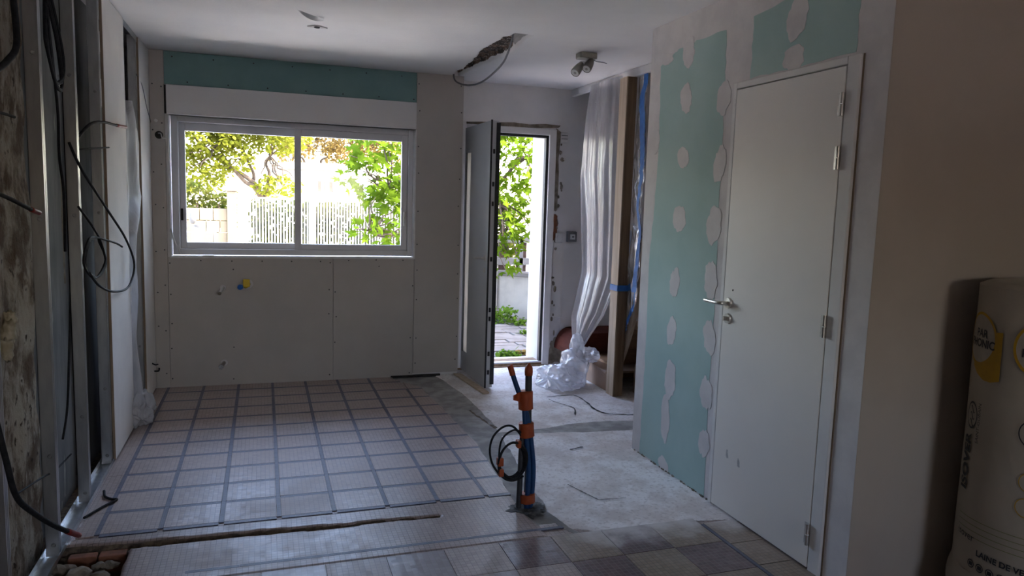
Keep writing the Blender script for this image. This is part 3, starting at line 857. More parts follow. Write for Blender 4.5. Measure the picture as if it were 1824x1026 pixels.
def crust(u, v):
    z = 1.02 + .85 * v
    w_ = .035 + .03 * mnoise.noise(Vector((v * 9, 2, 7)))
    return (LW + .004 + .012 * (1 - abs(2 * u - 1)) + .004 * mnoise.noise(Vector((u * 6, v * 30, 1))), 4.06 + (u - .5) * 2 * w_ + .02 * mnoise.noise(Vector((v * 4, 5, 5))), z)
tag(obj('plaster_crust', B().grid(crust, 10, 70), M['rubble'], wl, smooth=True), 'pale crust of old plaster on the grey lining')
def stud(y, label, x1=-.79, z0=.004, z1=2.495, w=.048, fl=.036):
    x0 = x1 - w
    o = thing('metal_stud', label, 'stud', ((x0 + x1) / 2, y, z0), 'galvanised wall studs')
    t_ = .0012
    web = B().box(x0, y, z0, x1 - t_, y + t_, z1)
    obj('web', web, M['steel'], o)
    # room side flange with pressed ribs
    bb = B()
    prof = [(0, 0), (.007, 0), (.009, -.0025), (.013, -.0025), (.015, 0), (.021, 0), (.023, -.0025), (.027, -.0025), (.029, 0), (fl, 0), (fl, -.010)]
    for i in range(len(prof) - 1):
        a, c_ = prof[i], prof[i + 1]
        bb.add([(x1 + a[1], y + a[0], z0), (x1 + c_[1], y + c_[0], z0), (x1 + c_[1], y + c_[0], z1), (x1 + a[1], y + a[0], z1)], [(0, 1, 2, 3)])
    obj('flange', bb, M['steel'], o)
    obj('rear_flange', B().box(x0, y, z0, x0 + t_, y + fl, z1), M['steel'], o)
    for z in (.05, .42, 1.36, 1.98):
        obj('rivet', B().lathe([(.009, 0), (.006, .004)], (x0 + .028, y - .0005, z), (0, -1, 0), 10), M['steel_dull'], o)
    return o
stud(2.64, 'steel stud cut by the left picture edge', z1=1.32)
stud(3.245, 'nearest full steel stud beside the peeling plaster')
stud(3.80, 'middle steel stud between hanging cable coils')
stud(4.33, 'steel stud carrying the edge of the near pale board')
stud(5.51, 'far steel stud behind the hanging polythene by the window')
tag(obj('floor_track', B().box(-.845, 2.45, .0, -.785, 4.39, .0012).box(-.846, 2.45, 0, -.845, 4.39, .028).box(-.785, 2.45, 0, -.784, 4.39, .022), M['steel']), 'steel floor track under the wall studs', 'track')
tag(obj('ceiling_track', B().box(-.845, 2.2, 2.498, -.785, 5.6, 2.4995).box(-.786, 2.2, 2.46, -.785, 5.6, 2.498), M['steel']), 'steel track along the ceiling above the left studs', 'track')
def lboard(y0, y1, label):
    o = thing('plasterboard_sheet', label, 'plasterboard', (-.782, (y0 + y1) / 2, .01))
    obj('face', B().box(-.7765, y0 + .0005, .012, -.775, y1 - .0005, 2.49), M['board_white'], o)
    obj('core', B().box(-.7885, y0, .012, -.7765, y1, 2.49), M['board_edge'], o)
    return o
lboard(4.372, 4.985, 'narrow pale plasterboard sheet standing between the studs')
lboard(5.548, 5.998, 'pale plasterboard sheet in the corner beside the window')
tag(obj('batten_rear', B().box(LW, 4.2, .0, LW + .03, 4.28, 2.5), M['dark'], wl), 'dark batten')
tag(obj('insulation_strip', B().box(LW, 3.62, .0, LW + .012, 4.1, 2.5), M['lining'], wl), None)
tag(obj('white_patch', B().box(LW, 5.0, 1.98, LW + .015, 5.45, 2.14).box(LW, 5.0, 2.3, LW + .012, 5.45, 2.42), M['board_white'], wl), 'white board pieces')

# hanging polythene between the boards
def lf_sheet(u, v):
    z = 2.02 - 1.92 * v
    yl = 4.93 + .03 * math.sin(3 * v)
    yr = np.interp(v, [0, .12, .3, .42, .6, .8, 1.0], [5.06, 5.36, 5.50, 5.10, 5.04, 5.10, 5.02])
    y = yl + (yr - yl) * u
    x = -.80 + .03 * math.sin(u * 9 + v * 3) * (.4 + v) + .025 * mnoise.noise(Vector((u * 4, v * 6, 2))) + .035 * u
    return (x, y, z)
tag(obj('polythene_sheet', B().grid(lf_sheet, 40, 90), M['film_left'], smooth=True), 'torn clear polythene hanging between the two left boards', 'plastic sheet')
tag(obj('polythene_bundle', B().blob((-.748, 5.06, .10), (.080, .14, .115), .3, 1.25, 5, 3, flat=.002, ridge=True), M['film_bag'], smooth=True), 'crumpled white polythene bundle on the floor by the left boards', 'plastic sheet')

# cables on the left wall
def cable(name, label, pts, r, tip=None, mat='cable', cat='cable', group='loose cables on the left wall', n=8, tiplen=1):
    if tip is None:
        return tag(obj(name, B().tube(spl(pts, n), r), M[mat], smooth=True), label, cat, group)
    o = thing(name, label, cat, pts[0], group)
    P = spl(pts, n)
    k = max(2, int(len(P) * (1 - tip)))
    obj('sheath', B().tube(P[:k + 1], r), M[mat], o, smooth=True)
    obj('red_tip', B().tube(P[k:], r * 1.25), M['red_tip'], o, smooth=True)
    return o
# coil near the ceiling
pts = [(-.83, 3.46, 2.5), (-.815, 3.47, 2.3)]
for k in range(5):
    e = (.0, .05, -.03, .035, -.01)[k]
    pts += [(-.80, 3.40 + e * .6, 2.12 + e), (-.795, 3.42 + e, 1.98 - e), (-.795, 3.52 + e * .8, 1.885 + abs(e) * .7), (-.80, 3.63 + e * .6, 1.93 + e), (-.81, 3.62 + e, 2.10), (-.82, 3.50 + e * .4, 2.27 + e * .6)]
pts += [(-.82, 3.57, 2.0), (-.82, 3.62, 1.80), (-.83, 3.66, 1.62), (-.83, 3.71, 1.46), (-.84, 3.74, 1.2)]
cable('cable_coil', 'black cable coil hanging high between the first two full studs', pts, .0058)
cable('cable_coil', 'thin cable falling low behind the middle stud', [(-.85, 3.86, 1.0), (-.85, 3.79, .75), (-.85, 3.72, .5), (-.86, 3.66, .36)], .005)
# coil with the big loop half way up
pts = [(-.80, 3.70, 1.68), (-.77, 3.79, 1.56), (-.755, 4.25, 1.375), (-.75, 4.72, 1.20), (-.735, 4.88, 1.04), (-.74, 4.70, .93), (-.75, 4.33, .945), (-.755, 3.99, 1.015), (-.76, 3.80, 1.10)]
cable('cable_coil', 'black cable with one wide loop across the near pale board', pts, .006)
pts = [(-.79, 3.78, 1.40), (-.76, 3.92, 1.30)]
for k in range(3):
    pts += [(-.755 - .01 * k, 4.06 + .03 * k, 1.22), (-.75, 4.12, 1.11 + .01 * k), (-.76, 3.96 - .02 * k, 1.06), (-.765, 3.76 - .02 * k, 1.13 + .01 * k), (-.76, 3.82, 1.235 + .008 * k), (-.755, 3.98, 1.25)]
pts += [(-.75, 4.10, 1.235), (-.74, 4.36, 1.20), (-.735, 4.50, 1.172)]
cable('cable_coil', 'small tied cable coil hanging inside the wide cable loop', pts, .005)
cable('cable_end', 'black cable with red tip crossing the near pale board', [(-.80, 3.88, 1.72), (-.775, 4.02, 1.79), (-.762, 4.25, 1.82), (-.755, 4.52, 1.83), (-.75, 4.82, 1.845)], .007, .22)
cable('cable_end', 'short thin cable behind the stud of the near board', [(-.80, 3.88, 1.66), (-.775, 4.1, 1.68), (-.76, 4.36, 1.70)], .004)
cable('cable_end', 'black cable with red tip beside the nearest stud', [(-.84, 2.60, 1.49), (-.80, 2.80, 1.45), (-.78, 3.0, 1.405), (-.775, 3.10, 1.388)], .0075, .3)
cable('cable_end', 'short dark cable on the peeling plaster', [(-.83, 2.6, 1.69), (-.81, 2.8, 1.715), (-.80, 2.96, 1.715)], .005)
cable('cable_end', 'bundle of dark cables at the top of the peeling plaster', [(-.83, 2.6, 1.75), (-.815, 2.8, 1.835), (-.81, 2.95, 1.90), (-.81, 3.06, 1.985), (-.83, 3.10, 2.2)], .011)
cable('cable_end', 'thick black cable with red tip bending down to the floor', [(-.79, 2.60, .76), (-.765, 2.59, .63), (-.755, 2.63, .50), (-.75, 2.77, .385), (-.745, 3.05, .205), (-.74, 3.34, .04)], .0095, .14)
cable('cable_end', 'thin wire stretched low between the first studs', [(-.78, 2.72, .47), (-.80, 3.09, .39), (-.83, 3.40, .31), (-.85, 3.75, .26)], .0035)
cable('cable_scrap', 'black bent cable scrap lying on the mosaic floor', [(-.775, 3.60, .008), (-.717, 3.715, .008), (-.674, 3.784, .008), (-.70, 3.80, .008), (-.733, 3.835, .01), (-.747, 3.89, .018)], .006, group='')
cable('cable_end', 'pale thin wire beside the middle stud near the ceiling', [(-.86, 3.84, 2.07), (-.86, 3.98, 2.02), (-.86, 4.1, 2.0)], .005, mat='white_wire')
cable('cable_end', 'second pale wire below the ceiling by the middle stud', [(-.86, 3.84, 1.98), (-.86, 3.96, 1.92), (-.86, 4.05, 1.90), (-.86, 4.12, 1.93)], .005, mat='white_wire')
cable('cable_end', 'thin wire slanting over the corner board to the cable outlet', [(-.79, 5.52, 2.25), (-.772, 5.65, 2.19), (-.772, 5.82, 2.08), (-.765, 5.96, 1.98)], .0025, mat='grey_cable')
cable('cable_end', 'short black cable stub low on the corner board', [(-.775, 5.80, .235), (-.755, 5.82, .22), (-.745, 5.86, .215)], .005)
cable('cable_end', 'short black cable stub at the foot of the corner board', [(-.775, 5.90, .155), (-.75, 5.92, .15), (-.745, 5.94, .165)], .006)

# ---- partition on the right with the interior door
DY0, DY1 = 2.272, 3.062
wr = wall('wall_right', [(RW, DY1, 0, RW + .1, 3.9, 2.5), (RW, 2.1415, 0, RW + .1, DY0, 2.5), (RW, DY0, 2.076, RW + .1, DY1, 2.5)], M['filler'],
          'right partition of green boards with filled joints')
def gpoly(pts, amp, seed):
    random.seed(seed)
    return ragged(pts, amp, 10)
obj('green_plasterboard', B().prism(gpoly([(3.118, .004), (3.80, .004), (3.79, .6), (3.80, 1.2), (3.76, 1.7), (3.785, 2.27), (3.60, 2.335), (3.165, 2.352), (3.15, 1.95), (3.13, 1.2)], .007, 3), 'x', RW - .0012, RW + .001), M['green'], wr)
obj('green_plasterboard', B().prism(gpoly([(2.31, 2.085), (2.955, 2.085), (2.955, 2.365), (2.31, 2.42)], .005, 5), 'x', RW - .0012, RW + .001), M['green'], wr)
def patch(y, z, ry, rz, seed):
    random.seed(seed)
    n = 26
    poly = []
    for k in range(n):
        a = 2 * PI * k / n
        rr = 1 + .12 * math.sin(2 * a + seed) + .05 * math.sin(5 * a + seed * 2) + random.uniform(-.10, .08)
        poly.append((y + ry * rr * math.cos(a), z + rz * rr * math.sin(a)))
    obj('filler_patch', B().prism(poly, 'x', RW - .0026, RW), M['filler'], wr, bevel=.0008)
for k, (y, z, ry, rz) in enumerate([(3.50, 2.30, .065, .075), (3.50, 2.06, .06, .075), (3.495, 1.75, .055, .06), (3.50, 1.42, .06, .08), (3.51, 1.07, .048, .085), (3.515, .80, .05, .08), (3.50, .53, .062, .10),
                                    (3.53, .30, .05, .13), (3.52, .025, .055, .05), (3.72, 2.30, .06, .035), (3.155, 2.02, .055, .09), (3.155, 1.70, .05, .09), (3.17, 1.40, .07, .09), (3.17, 1.12, .06, .09), (3.15, .83, .055, .085),
                                    (3.15, .54, .05, .09), (3.14, .28, .045, .08), (3.79, 1.85, .035, .07), (2.66, 2.29, .07, .085), (2.665, 2.125, .075, .05)]):
    patch(y, z, ry, rz, k + 11)
base = B()
for k in range(90):
    yb = 2.3 + random.random() * 1.6
    if DY0 - .02 < yb < DY1 + .02: continue
    sz = random.uniform(.3, 1.0); base.blob((RW - .005 * random.random(), yb, .002), (.009 * sz, .014 * sz, .008 * sz), .4, 2, 1, k)
tag(obj('plaster_crumbs', base, M['rubble'], wr), None, kind='stuff')
d1 = thing('door_1', 'closed grey white flush interior door with chrome lever', None, (RW, 2.67, 0), kind='structure')
obj('frame', B().box(RW - .014, 3.035, 0, RW + .06, DY1, 2.076).box(RW - .014, DY0, 0, RW + .06, 2.335, 2.076).box(RW - .014, 2.335, 2.046, RW + .06, 3.035, 2.076), M['frame_paint'], d1, bevel=.003)
obj('jamb_shadow', B().box(RW - .002, DY0 - .009, 0, RW + .002, DY0 - .001, 2.076), M['board_edge'], d1)  # flat brown strip, the groove's shadow line put into its colour
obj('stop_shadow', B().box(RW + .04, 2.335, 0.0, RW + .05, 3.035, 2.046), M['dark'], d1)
leaf1 = obj('leaf', B().box(RW - .016, 2.339, .010, RW + .022, 3.029, 2.040), M['dooropaint'], d1, bevel=.002)
for k, z in enumerate((1.895, 1.690, 1.025, .155)):
    h_ = obj('hinge', B().tube([(RW - .026, 2.337, z - .045), (RW - .026, 2.337, z - .002)], .008, 10).tube([(RW - .026, 2.337, z + .002), (RW - .026, 2.337, z + .045)], .008, 10), M['chrome'], d1, smooth=False)
    obj('hinge_plate', B().box(RW - .0195, 2.337, z - .045, RW - .0175, 2.362, z + .045), M['chrome'], h_)
XL = RW - .016
hdl = obj('handle', B().tube(spl([(XL, 2.985, 1.03), (XL - .038, 2.985, 1.03), (XL - .052, 3.0, 1.03), (XL - .054, 3.05, 1.03), (XL - .052, 3.11, 1.03)], 5), .0105, 10), M['chrome'], leaf1, smooth=True)
obj('rose', B().lathe([(.026, 0), (.024, .009)], (XL, 2.985, 1.03), (-1, 0, 0), 24), M['chrome'], hdl)
lk = obj('lock_rose', B().lathe([(.026, 0), (.024, .009)], (XL, 2.985, .955), (-1, 0, 0), 24), M['chrome'], leaf1)
obj('turn_knob', B().box(XL - .03, 2.981, .945, XL - .008, 2.989, .967), M['chrome'], lk, bevel=.003)
obj('peg', B().lathe([(.005, 0), (.004, .002)], (XL, 2.96, 1.095), (-1, 0, 0), 10), M['screw'], leaf1)
M['scuff'] = pm('grey scuff mark', (.52, .50, .48), (.44, .43, .41), 60, .8)
for y, z in ((2.92, .30), (2.83, .285)):
    obj('scuff', B().prism(ragged([(y - .008, z - .02), (y + .006, z - .02), (y + .008, z + .02), (y - .004, z + .02)], .004, 3), 'x', XL - .0006, XL), M['scuff'], leaf1)

# ---- wall beyond the corner on the right, rest of the shell
wall('wall_front', [(RW + .001, 2.14, 0, 4.2, 2.1412, 2.5), (RW + .1, 2.1412, 0, 4.2, 2.24, 2.5)], M['wall_brown'], 'dark beige wall behind the insulation roll')
wall('wall_side', [(4.2, -3.3, -.2, 4.5, 6.6, 2.95)], M['wall_brown'], 'outer wall on the right side')
wall('wall_stair', [(3.45, 2.9, 0, 3.55, 6.2, 2.95), (2.66, 2.9, 2.5, 3.55, 2.98, 2.95)], M['plaster'], 'white wall of the stairwell')
wall('wall_rear', [(-1.3, -3.6, -.2, 1.0, -3.3, 2.95), (2.0, -3.6, -.2, 4.5, -3.3, 2.95), (1.0, -3.6, -.2, 2.0, -3.3, 1.05), (1.0, -3.6, 1.95, 2.0, -3.3, 2.95)], M['wall_brown'], 'rear wall with a window')

# ---- stairs behind the plastic sheets
st = thing('staircase', 'wooden staircase rising behind the plastic sheets', 'staircase', (2.95, 5.3, 0))
for k in range(11):
    y1_ = 5.60 - .225 * k
    z_ = .19 * (k + 1)
    obj('tread', B().box(2.70, y1_ - .225, z_ - .03, 3.44, y1_ + .02, z_), M['wood_stair'], st, bevel=.004)
    obj('riser', B().box(2.70, y1_ - .012, z_ - .19, 3.44, y1_, z_ - .03), M['wood_stair'], st)
low = [(5.22, .14), (5.13, .22), (5.05, .36), (4.97, .53), (4.90, .73), (4.86, .92), (4.6, 1.28), (4.2, 1.62), (3.4, 2.28)]
upp = [(3.4, 2.5), (4.2, 1.95), (4.6, 1.6), (4.9, 1.25), (5.10, .85), (5.22, .60)]
obj('stringer', B().prism(low + upp, 'x', 2.672, 2.698), M['wood_pale'], st)
obj('shade_panel', B().prism([(3.4, 0), (5.12, 0), (5.12, .2), (4.95, .55), (4.85, .9), (4.2, 1.6), (3.4, 2.26)], 'x', 2.80, 2.815), M['wood_dark'], st)  # panel added to block light so the space under the stairs stays dark
obj('side_riser', B().box(2.60, 5.16, 0, 2.625, 5.70, .15), M['riser'], st, bevel=.003)
obj('low_tread', B().prism([(2.57, 5.16), (3.4, 5.16), (3.4, 5.75), (2.62, 5.75)], 'z', .15, .17), M['riser'], st, bevel=.004)
nose = [(2.53 + .14 * (1 - math.cos(a)), .17 + .19 * math.sin(a)) for a in np.linspace(0, PI / 2, 8)]
obj('bullnose_step', B().prism(nose + [(3.4, .36), (3.4, .17)], 'y', 5.80, 6.17), M['mahogany'], st, bevel=.004)
obj('bullnose_base', B().box(2.62, 5.83, 0, 3.4, 6.17, .17), M['wood_dark'], st)
# post
po = thing('wooden_post', 'tall timber post standing on the bare floor between two plastic sheets', 'post', (2.62, 5.09, 0))
obj('timber', B().box(2.580, 5.03, .001, 2.655, 5.15, 2.44), M['wood_dark'], po, bevel=.003)
obj('pale_face', B().box(2.572, 5.032, .001, 2.5805, 5.15, 2.44), M['wood_pale'], po, bevel=.001)  # pale wood facing, its tone also carries the light from the door
tp = thing('blue_tape', 'blue masking tape wrapped round the timber post', 'tape', (2.62, 5.02, .82))
obj('band', B().box(2.568, 5.024, .83, 2.66, 5.03, .875).box(2.566, 5.024, .83, 2.5715, 5.15, .875), M['tape_blue'], tp)
obj('tail', B().grid(lambda u, v: (2.655 - .02 * u, 5.02 - .16 * u, .852 + .05 * u + (v - .5) * (.05 + .02 * u) + .006 * math.sin(9 * u)), 10, 2), M['tape_blue'], tp)

# plastic sheets hung from the stairwell edge
def sheet1(u, v):
    z = 2.475 - 2.18 * v
    yl = np.interp(v, [0, .14, .335, .5, .69, .9, 1.0], [5.80, 5.87, 5.93, 5.86, 5.82, 5.78, 5.62])
    yr = np.interp(v, [0, .25, .5, .72, .86, .95, 1.0], [5.16, 5.165, 5.17, 5.18, 5.26, 5.42, 5.50])
    y = yr + (yl - yr) * u
    w_ = u + .05 * math.sin(2.2 * u)
    fold = .020 * abs(math.sin(w_ * 15)) ** .6 + .014 * math.sin(w_ * 9 + .8) + .006 * math.sin(w_ * 47)
    ctr = -.035 * math.sin(PI * u) * (1 - v) + .008 * mnoise.noise(Vector((u * 6, v * 5, 4)))
    return (2.625 + fold * min(1, .15 + v * 1.6) + ctr - .14 * max(0, v - .72) / .28, y, z)
sh = thing('plastic_sheet', 'clear plastic sheet hanging in folds left of the timber post', 'plastic sheet', (2.62, 5.5, .3))
obj('film', B().grid(sheet1, 120, 80), M['film'], sh, smooth=True)
bun = thing('plastic_bundle', 'crumpled clear plastic heaped on the floor at the foot of the left sheet', 'plastic sheet', (2.38, 5.45, 0))
hp = B().blob((2.30, 5.46, .055), (.175, .21, .12), .30, 1.15, 6, 9, flat=.004, ridge=True)
hp.blob((2.42, 5.47, .12), (.12, .15, .16), .30, 1.15, 5, 5, flat=.004, ridge=True)
obj('heap', hp, M['film_bag'], bun, smooth=True)
obj('neck', B().blob((2.475, 5.53, .27), (.065, .075, .13), .28, 1.1, 5, 4, ridge=True), M['film_bag'], bun, smooth=True)
obj('side_fold', B().blob((2.575, 5.50, .235), (.085, .10, .06), .28, 1.1, 5, 13, ridge=True), M['film_bag'], bun, smooth=True)
def sheet2(u, v):
    z0_ = np.interp(u, [0, 1], [.52, .84])
    z = 2.485 + (z0_ - 2.485) * v
    y = np.interp(u, [0, 1], [5.03, 4.84])
    n_ = mnoise.noise(Vector((u * 3, v * 9, 5))) + .6 * mnoise.noise(Vector((u * 8, v * 22, 1)))
    return (2.664 - .022 * u + .008 * math.sin(u * 9 + v * 14) + .014 * n_, y - .012 * n_, z)
s2_ = thing('plastic_sheet', 'narrow crinkled plastic sheet taped between post and green partition', 'plastic sheet', (2.67, 4.95, .6))
M['film_dense'] = film('dense crinkled polythene', (.86, .83, .80), .74, .25, .35)
obj('film', B().grid(sheet2, 40, 110), M['film_dense'], s2_, smooth=True)
def tape_edge(u, v):
    p = sheet2(1.0, v)
    return (p[0] - .010, p[1] + u * (.055 + .02 * math.sin(7 * v)), p[2])
obj('side_tape', B().grid(tape_edge, 2, 40), M['tape_blue'], s2_)
def tape_low(u, v):
    p = sheet2(u, 1.0)
    return (p[0] - .014, p[1], p[2] - .05 + .06 * v + .008 * math.sin(14 * u))
obj('lower_tape', B().grid(tape_low, 14, 2), M['tape_blue'], s2_)

hbg = thing('hanging_bag', 'pale blue crumpled bag seen through the left plastic sheet', 'bag', (2.80, 5.36, 1.0))
M['bag_blue'] = pm('pale blue bag', (.55, .62, .75), (.40, .50, .70), 12, .5, .4, 30)
obj('bag', B().blob((2.79, 5.36, 1.17), (.06, .085, .14), .28, 1.3, 4, 6, ridge=True), M['bag_blue'], hbg, smooth=True)
obj('string', B().tube([(2.79, 5.36, 1.28), (2.79, 5.37, 1.6), (2.80, 5.38, 2.48)], .003), M['white_wire'], hbg)
# ---- ceiling spotlight
sl = thing('ceiling_spotlight', 'twin grey spotlight on the ceiling near the stairwell', 'spotlight', (2.085, 4.695, 2.5))
obj('base', B().prism([(2.02, 4.665), (2.03, 4.645), (2.14, 4.645), (2.15, 4.665), (2.15, 4.73), (2.14, 4.75), (2.03, 4.75), (2.02, 4.73)], 'z', 2.462, 2.4995), M['lamp_metal'], sl, bevel=.006)
def head(c_, d_, label=None):
    d_ = Vector(d_).normalized()
    o = obj('head', B().lathe([(.006, -.060), (.014, -.056), (.021, -.042), (.027, -.018), (.031, .012), (.032, .036), (.031, .050), (.029, .052), (.027, .046)], c_, d_, 22), M['lamp_metal'], sl, smooth=True)
    obj('bulb', B().lathe([(.0265, .045), (.0265, .0485), (.011, .050)], c_, d_, 20), M['lamp_glass'], o)
    obj('bulb_centre', B().lathe([(.010, .049), (.008, .054)], c_, d_, 14), M['lamp_core'], o)
    return o
head((2.020, 4.68, 2.392), (-.62, -.36, -.70))
head((2.098, 4.68, 2.425), (-.55, -.42, -.72))
obj('arm', B().tube(spl([(2.12, 4.69, 2.465), (2.09, 4.69, 2.445), (2.045, 4.70, 2.44), (2.04, 4.70, 2.425)], 6), .006), M['chrome'], sl, smooth=True)
obj('arm', B().tube(spl([(2.12, 4.69, 2.465), (2.128, 4.69, 2.455), (2.12, 4.70, 2.45)], 6), .006), M['chrome'], sl, smooth=True)
obj('loose_wire', B().tube(spl([(2.13, 4.70, 2.465), (2.16, 4.69, 2.452), (2.20, 4.68, 2.448), (2.225, 4.67, 2.44)], 5), .0025), M['grey_cable'], sl, smooth=True)
# ---- cable hanging out of the ceiling chase
tag(obj('ceiling_cable', B().tube(spl([(1.50, 4.52, 2.55), (1.51, 4.60, 2.49), (1.55, 4.85, 2.43), (1.55, 5.10, 2.385), (1.53, 5.35, 2.355), (1.50, 5.58, 2.365), (1.48, 5.80, 2.41), (1.475, 5.93, 2.46), (1.475, 5.96, 2.52)], 8), .0068), M['grey_cable'], smooth=True),
    'dark cable sagging from the broken ceiling chase', 'cable')

# ---- conduits standing out of the floor
cd = thing('conduit_bundle', 'bundle of blue and grey conduits taped orange rising from the floor', 'conduits', (1.2, 3.22, 0))
def ctube(name, pts, r, mat):
    P = spl(pts, 10)
    bb = B().tube(P, r, 12)
    return obj(name, bb, M[mat], cd, smooth=True)
ctube('blue_conduit', [(1.222, 3.21, -.01), (1.232, 3.21, .10), (1.232, 3.21, .22), (1.215, 3.215, .36), (1.195, 3.215, .46), (1.170, 3.22, .53), (1.135, 3.225, .62), (1.108, 3.23, .70)], .0125, 'conduit_blue')
ctube('blue_conduit', [(1.200, 3.20, -.01), (1.205, 3.20, .10), (1.204, 3.20, .22), (1.190, 3.205, .36), (1.180, 3.21, .46), (1.178, 3.22, .55)], .0125, 'conduit_blue')
ctube('grey_conduit', [(1.215, 3.235, -.01), (1.215, 3.235, .3), (1.205, 3.23, .45), (1.200, 3.225, .58), (1.198, 3.225, .70)], .0165, 'conduit_dark')
ctube('grey_conduit', [(1.165, 3.215, -.01), (1.168, 3.215, .15), (1.172, 3.22, .3), (1.182, 3.225, .42)], .0135, 'conduit_dark')
ctube('orange_tape', [(1.186, 3.216, .500), (1.183, 3.216, .545), (1.182, 3.216, .585)], .036, 'tape_orange')
obj('tape_flag', B().grid(lambda u, v: (1.155 - .045 * u, 3.195 + .01 * math.sin(5 * u), .585 - .05 * v * (1 - .55 * u) - .008 * u), 6, 4), M['tape_orange'], cd)
ctube('orange_tape', [(1.196, 3.213, .365), (1.192, 3.213, .395), (1.190, 3.214, .430)], .037, 'tape_orange')
ctube('orange_tape', [(1.208, 3.213, .035), (1.207, 3.213, .055), (1.205, 3.213, .075)], .040, 'tape_orange')
ctube('orange_tape', [(1.1185, 3.228, .665), (1.107, 3.23, .702), (1.103, 3.231, .712)], .0145, 'tape_orange')
obj('tape_cap', B().lathe([(.019, 0), (.0205, .02), (.019, .038), (.009, .052), (.005, .060)], (1.198, 3.225, .660), (0, 0, 1), 14), M['tape_orange'], cd, smooth=True)
pts = []
for k in range(4):
    for a in np.linspace(0, 2 * PI, 13)[:-1]:
        pts.append((1.118 + (.062 + .004 * k) * math.cos(-a + .6), 3.205 - .007 * k + .012 * math.sin(a), .255 + (.088 + .003 * k) * math.sin(-a + .6)))
cc = thing('cable_loop', 'black cable coil tied with orange tape to the floor conduits', 'cable', (1.10, 3.2, .15))
obj('coil', B().tube(spl(pts, 3), .0055, 6), M['cable'], cc, smooth=True)
obj('outer_loop', B().tube(spl([(1.165, 3.205, .37), (1.12, 3.20, .42), (1.07, 3.195, .425), (1.02, 3.19, .385), (1.003, 3.19, .32), (1.02, 3.19, .245), (1.07, 3.19, .18), (1.12, 3.195, .155), (1.17, 3.20, .165)], 8), .0052), M['cable'], cc, smooth=True)
obj('inner_loop', B().tube(spl([(1.17, 3.20, .385), (1.12, 3.195, .405), (1.065, 3.19, .37), (1.05, 3.19, .30), (1.06, 3.19, .22), (1.12, 3.195, .165), (1.18, 3.2, .17)], 8), .0048), M['cable'], cc, smooth=True)
for (x, z, dx, dz) in ((1.145, .338, .010, .018), (1.055, .258, .014, .020), (1.060, .205, .012, .018)):
    obj('tape_tag', B().box(x - dx, 3.172, z - dz, x + dx, 3.206, z + dz), M['tape_orange'], cc, bevel=.004)
tag(obj('cement_collar', B().blob((1.205, 3.205, -.004), (.080, .070, .014), .7, 2.6, 4, 2), pm('dark cement', (.17, .165, .16), (.08, .08, .08), 20, .9, .6, 50), smooth=False), 'dark broken cement around the conduit feet', 'cement')

# ---- insulation roll
CX, CY, RR = 2.766, 1.82, .30
TH0 = math.atan2(.782, -.623)
M['roll'] = pm('white insulation bag', (.47, .415, .33), (.42, .37, .29), 4, .5, .25, 22)
M['roll_yellow'] = pm('yellow print', (.52, .30, .015), (.46, .265, .015), 20, .5)
M['roll_black'] = pm('black print', (.03, .03, .035), None, 20, .5)
M['roll_green'] = pm('green print', (.20, .22, .08), None, 20, .5)
M['roll_white'] = pm('white print', (.50, .445, .36), None, 20, .5)
ro = thing('insulation_roll', 'tall upright roll of insulation in a printed white bag', 'insulation roll', (CX, CY, 0))
def rollf(u, v):
    a = 2 * PI * u
    z = .16 + 1.07 * v
    r_ = RR + .0022 * mnoise.noise(Vector((math.cos(a) * 2, math.sin(a) * 2, z * 5)))
    return (CX + r_ * math.cos(a), CY + r_ * math.sin(a), z)
b = B().grid(rollf, 80, 40)
obj('bag', b, M['roll'], ro, smooth=True)
obj('top_fold', B().grid(lambda u, v: (CX + (RR * (1 - v) + .0) * math.cos(2 * PI * u), CY + RR * (1 - v) * math.sin(2 * PI * u), 1.23 + .018 * math.sin(PI * min(1, v * 3)) + .006 * math.sin(24 * PI * u) * v - .03 * v * v), 72, 10), M['roll'], ro, smooth=True)
obj('bottom_fold', B().grid(lambda u, v: (CX + (RR + .015 * math.sin(PI * v) + .008 * mnoise.noise(Vector((math.cos(2 * PI * u) * 4, math.sin(2 * PI * u) * 4, v * 3)))) * math.cos(2 * PI * u),
                                          CY + (RR + .015 * math.sin(PI * v)) * math.sin(2 * PI * u), .002 + .165 * v), 72, 10), M['roll'], ro, smooth=True)
def wrap(s, z, off=.0035):
    a = TH0 + s / RR
    return (CX + (RR + off) * math.cos(a), CY + (RR + off) * math.sin(a), z)
def pdisc(s, z, r0, r1, mat, name, off=.0035, a0=0, a1=2 * PI, rys=1.0):
    obj(name, B().grid(lambda u, v: wrap(s + (r0 + (r1 - r0) * v) * math.cos(a0 + (a1 - a0) * u), z + rys * (r0 + (r1 - r0) * v) * math.sin(a0 + (a1 - a0) * u), off), 48, 4), M[mat], ro)
dg = None
def ptext(txt, s, z, size, mat, rot=0, off=.0045, align='CENTER', name='print', bold=.0):
    cu = bpy.data.curves.new('lettering', 'FONT')
    cu.body = txt
    cu.size = size
    cu.align_x = align
    cu.align_y = 'CENTER'
    cu.resolution_u = 3
    cu.offset = bold
    to = bpy.data.objects.new('lettering', cu)
    COL.objects.link(to)
    bpy.context.view_layer.update()
    me_ = bpy.data.meshes.new_from_object(to.evaluated_get(bpy.context.evaluated_depsgraph_get()))
    bpy.data.objects.remove(to)
    bpy.data.curves.remove(cu)
    bb = B()
    ca_, sa_ = math.cos(rot), math.sin(rot)
    bb.v = [wrap(s + p.co.x * ca_ - p.co.y * sa_, z + p.co.x * sa_ + p.co.y * ca_, off) for p in me_.vertices]
    bb.f = [tuple(p.vertices) for p in me_.polygons]
    bpy.data.meshes.remove(me_)
    if bb.v: obj(name, bb, M[mat], ro)
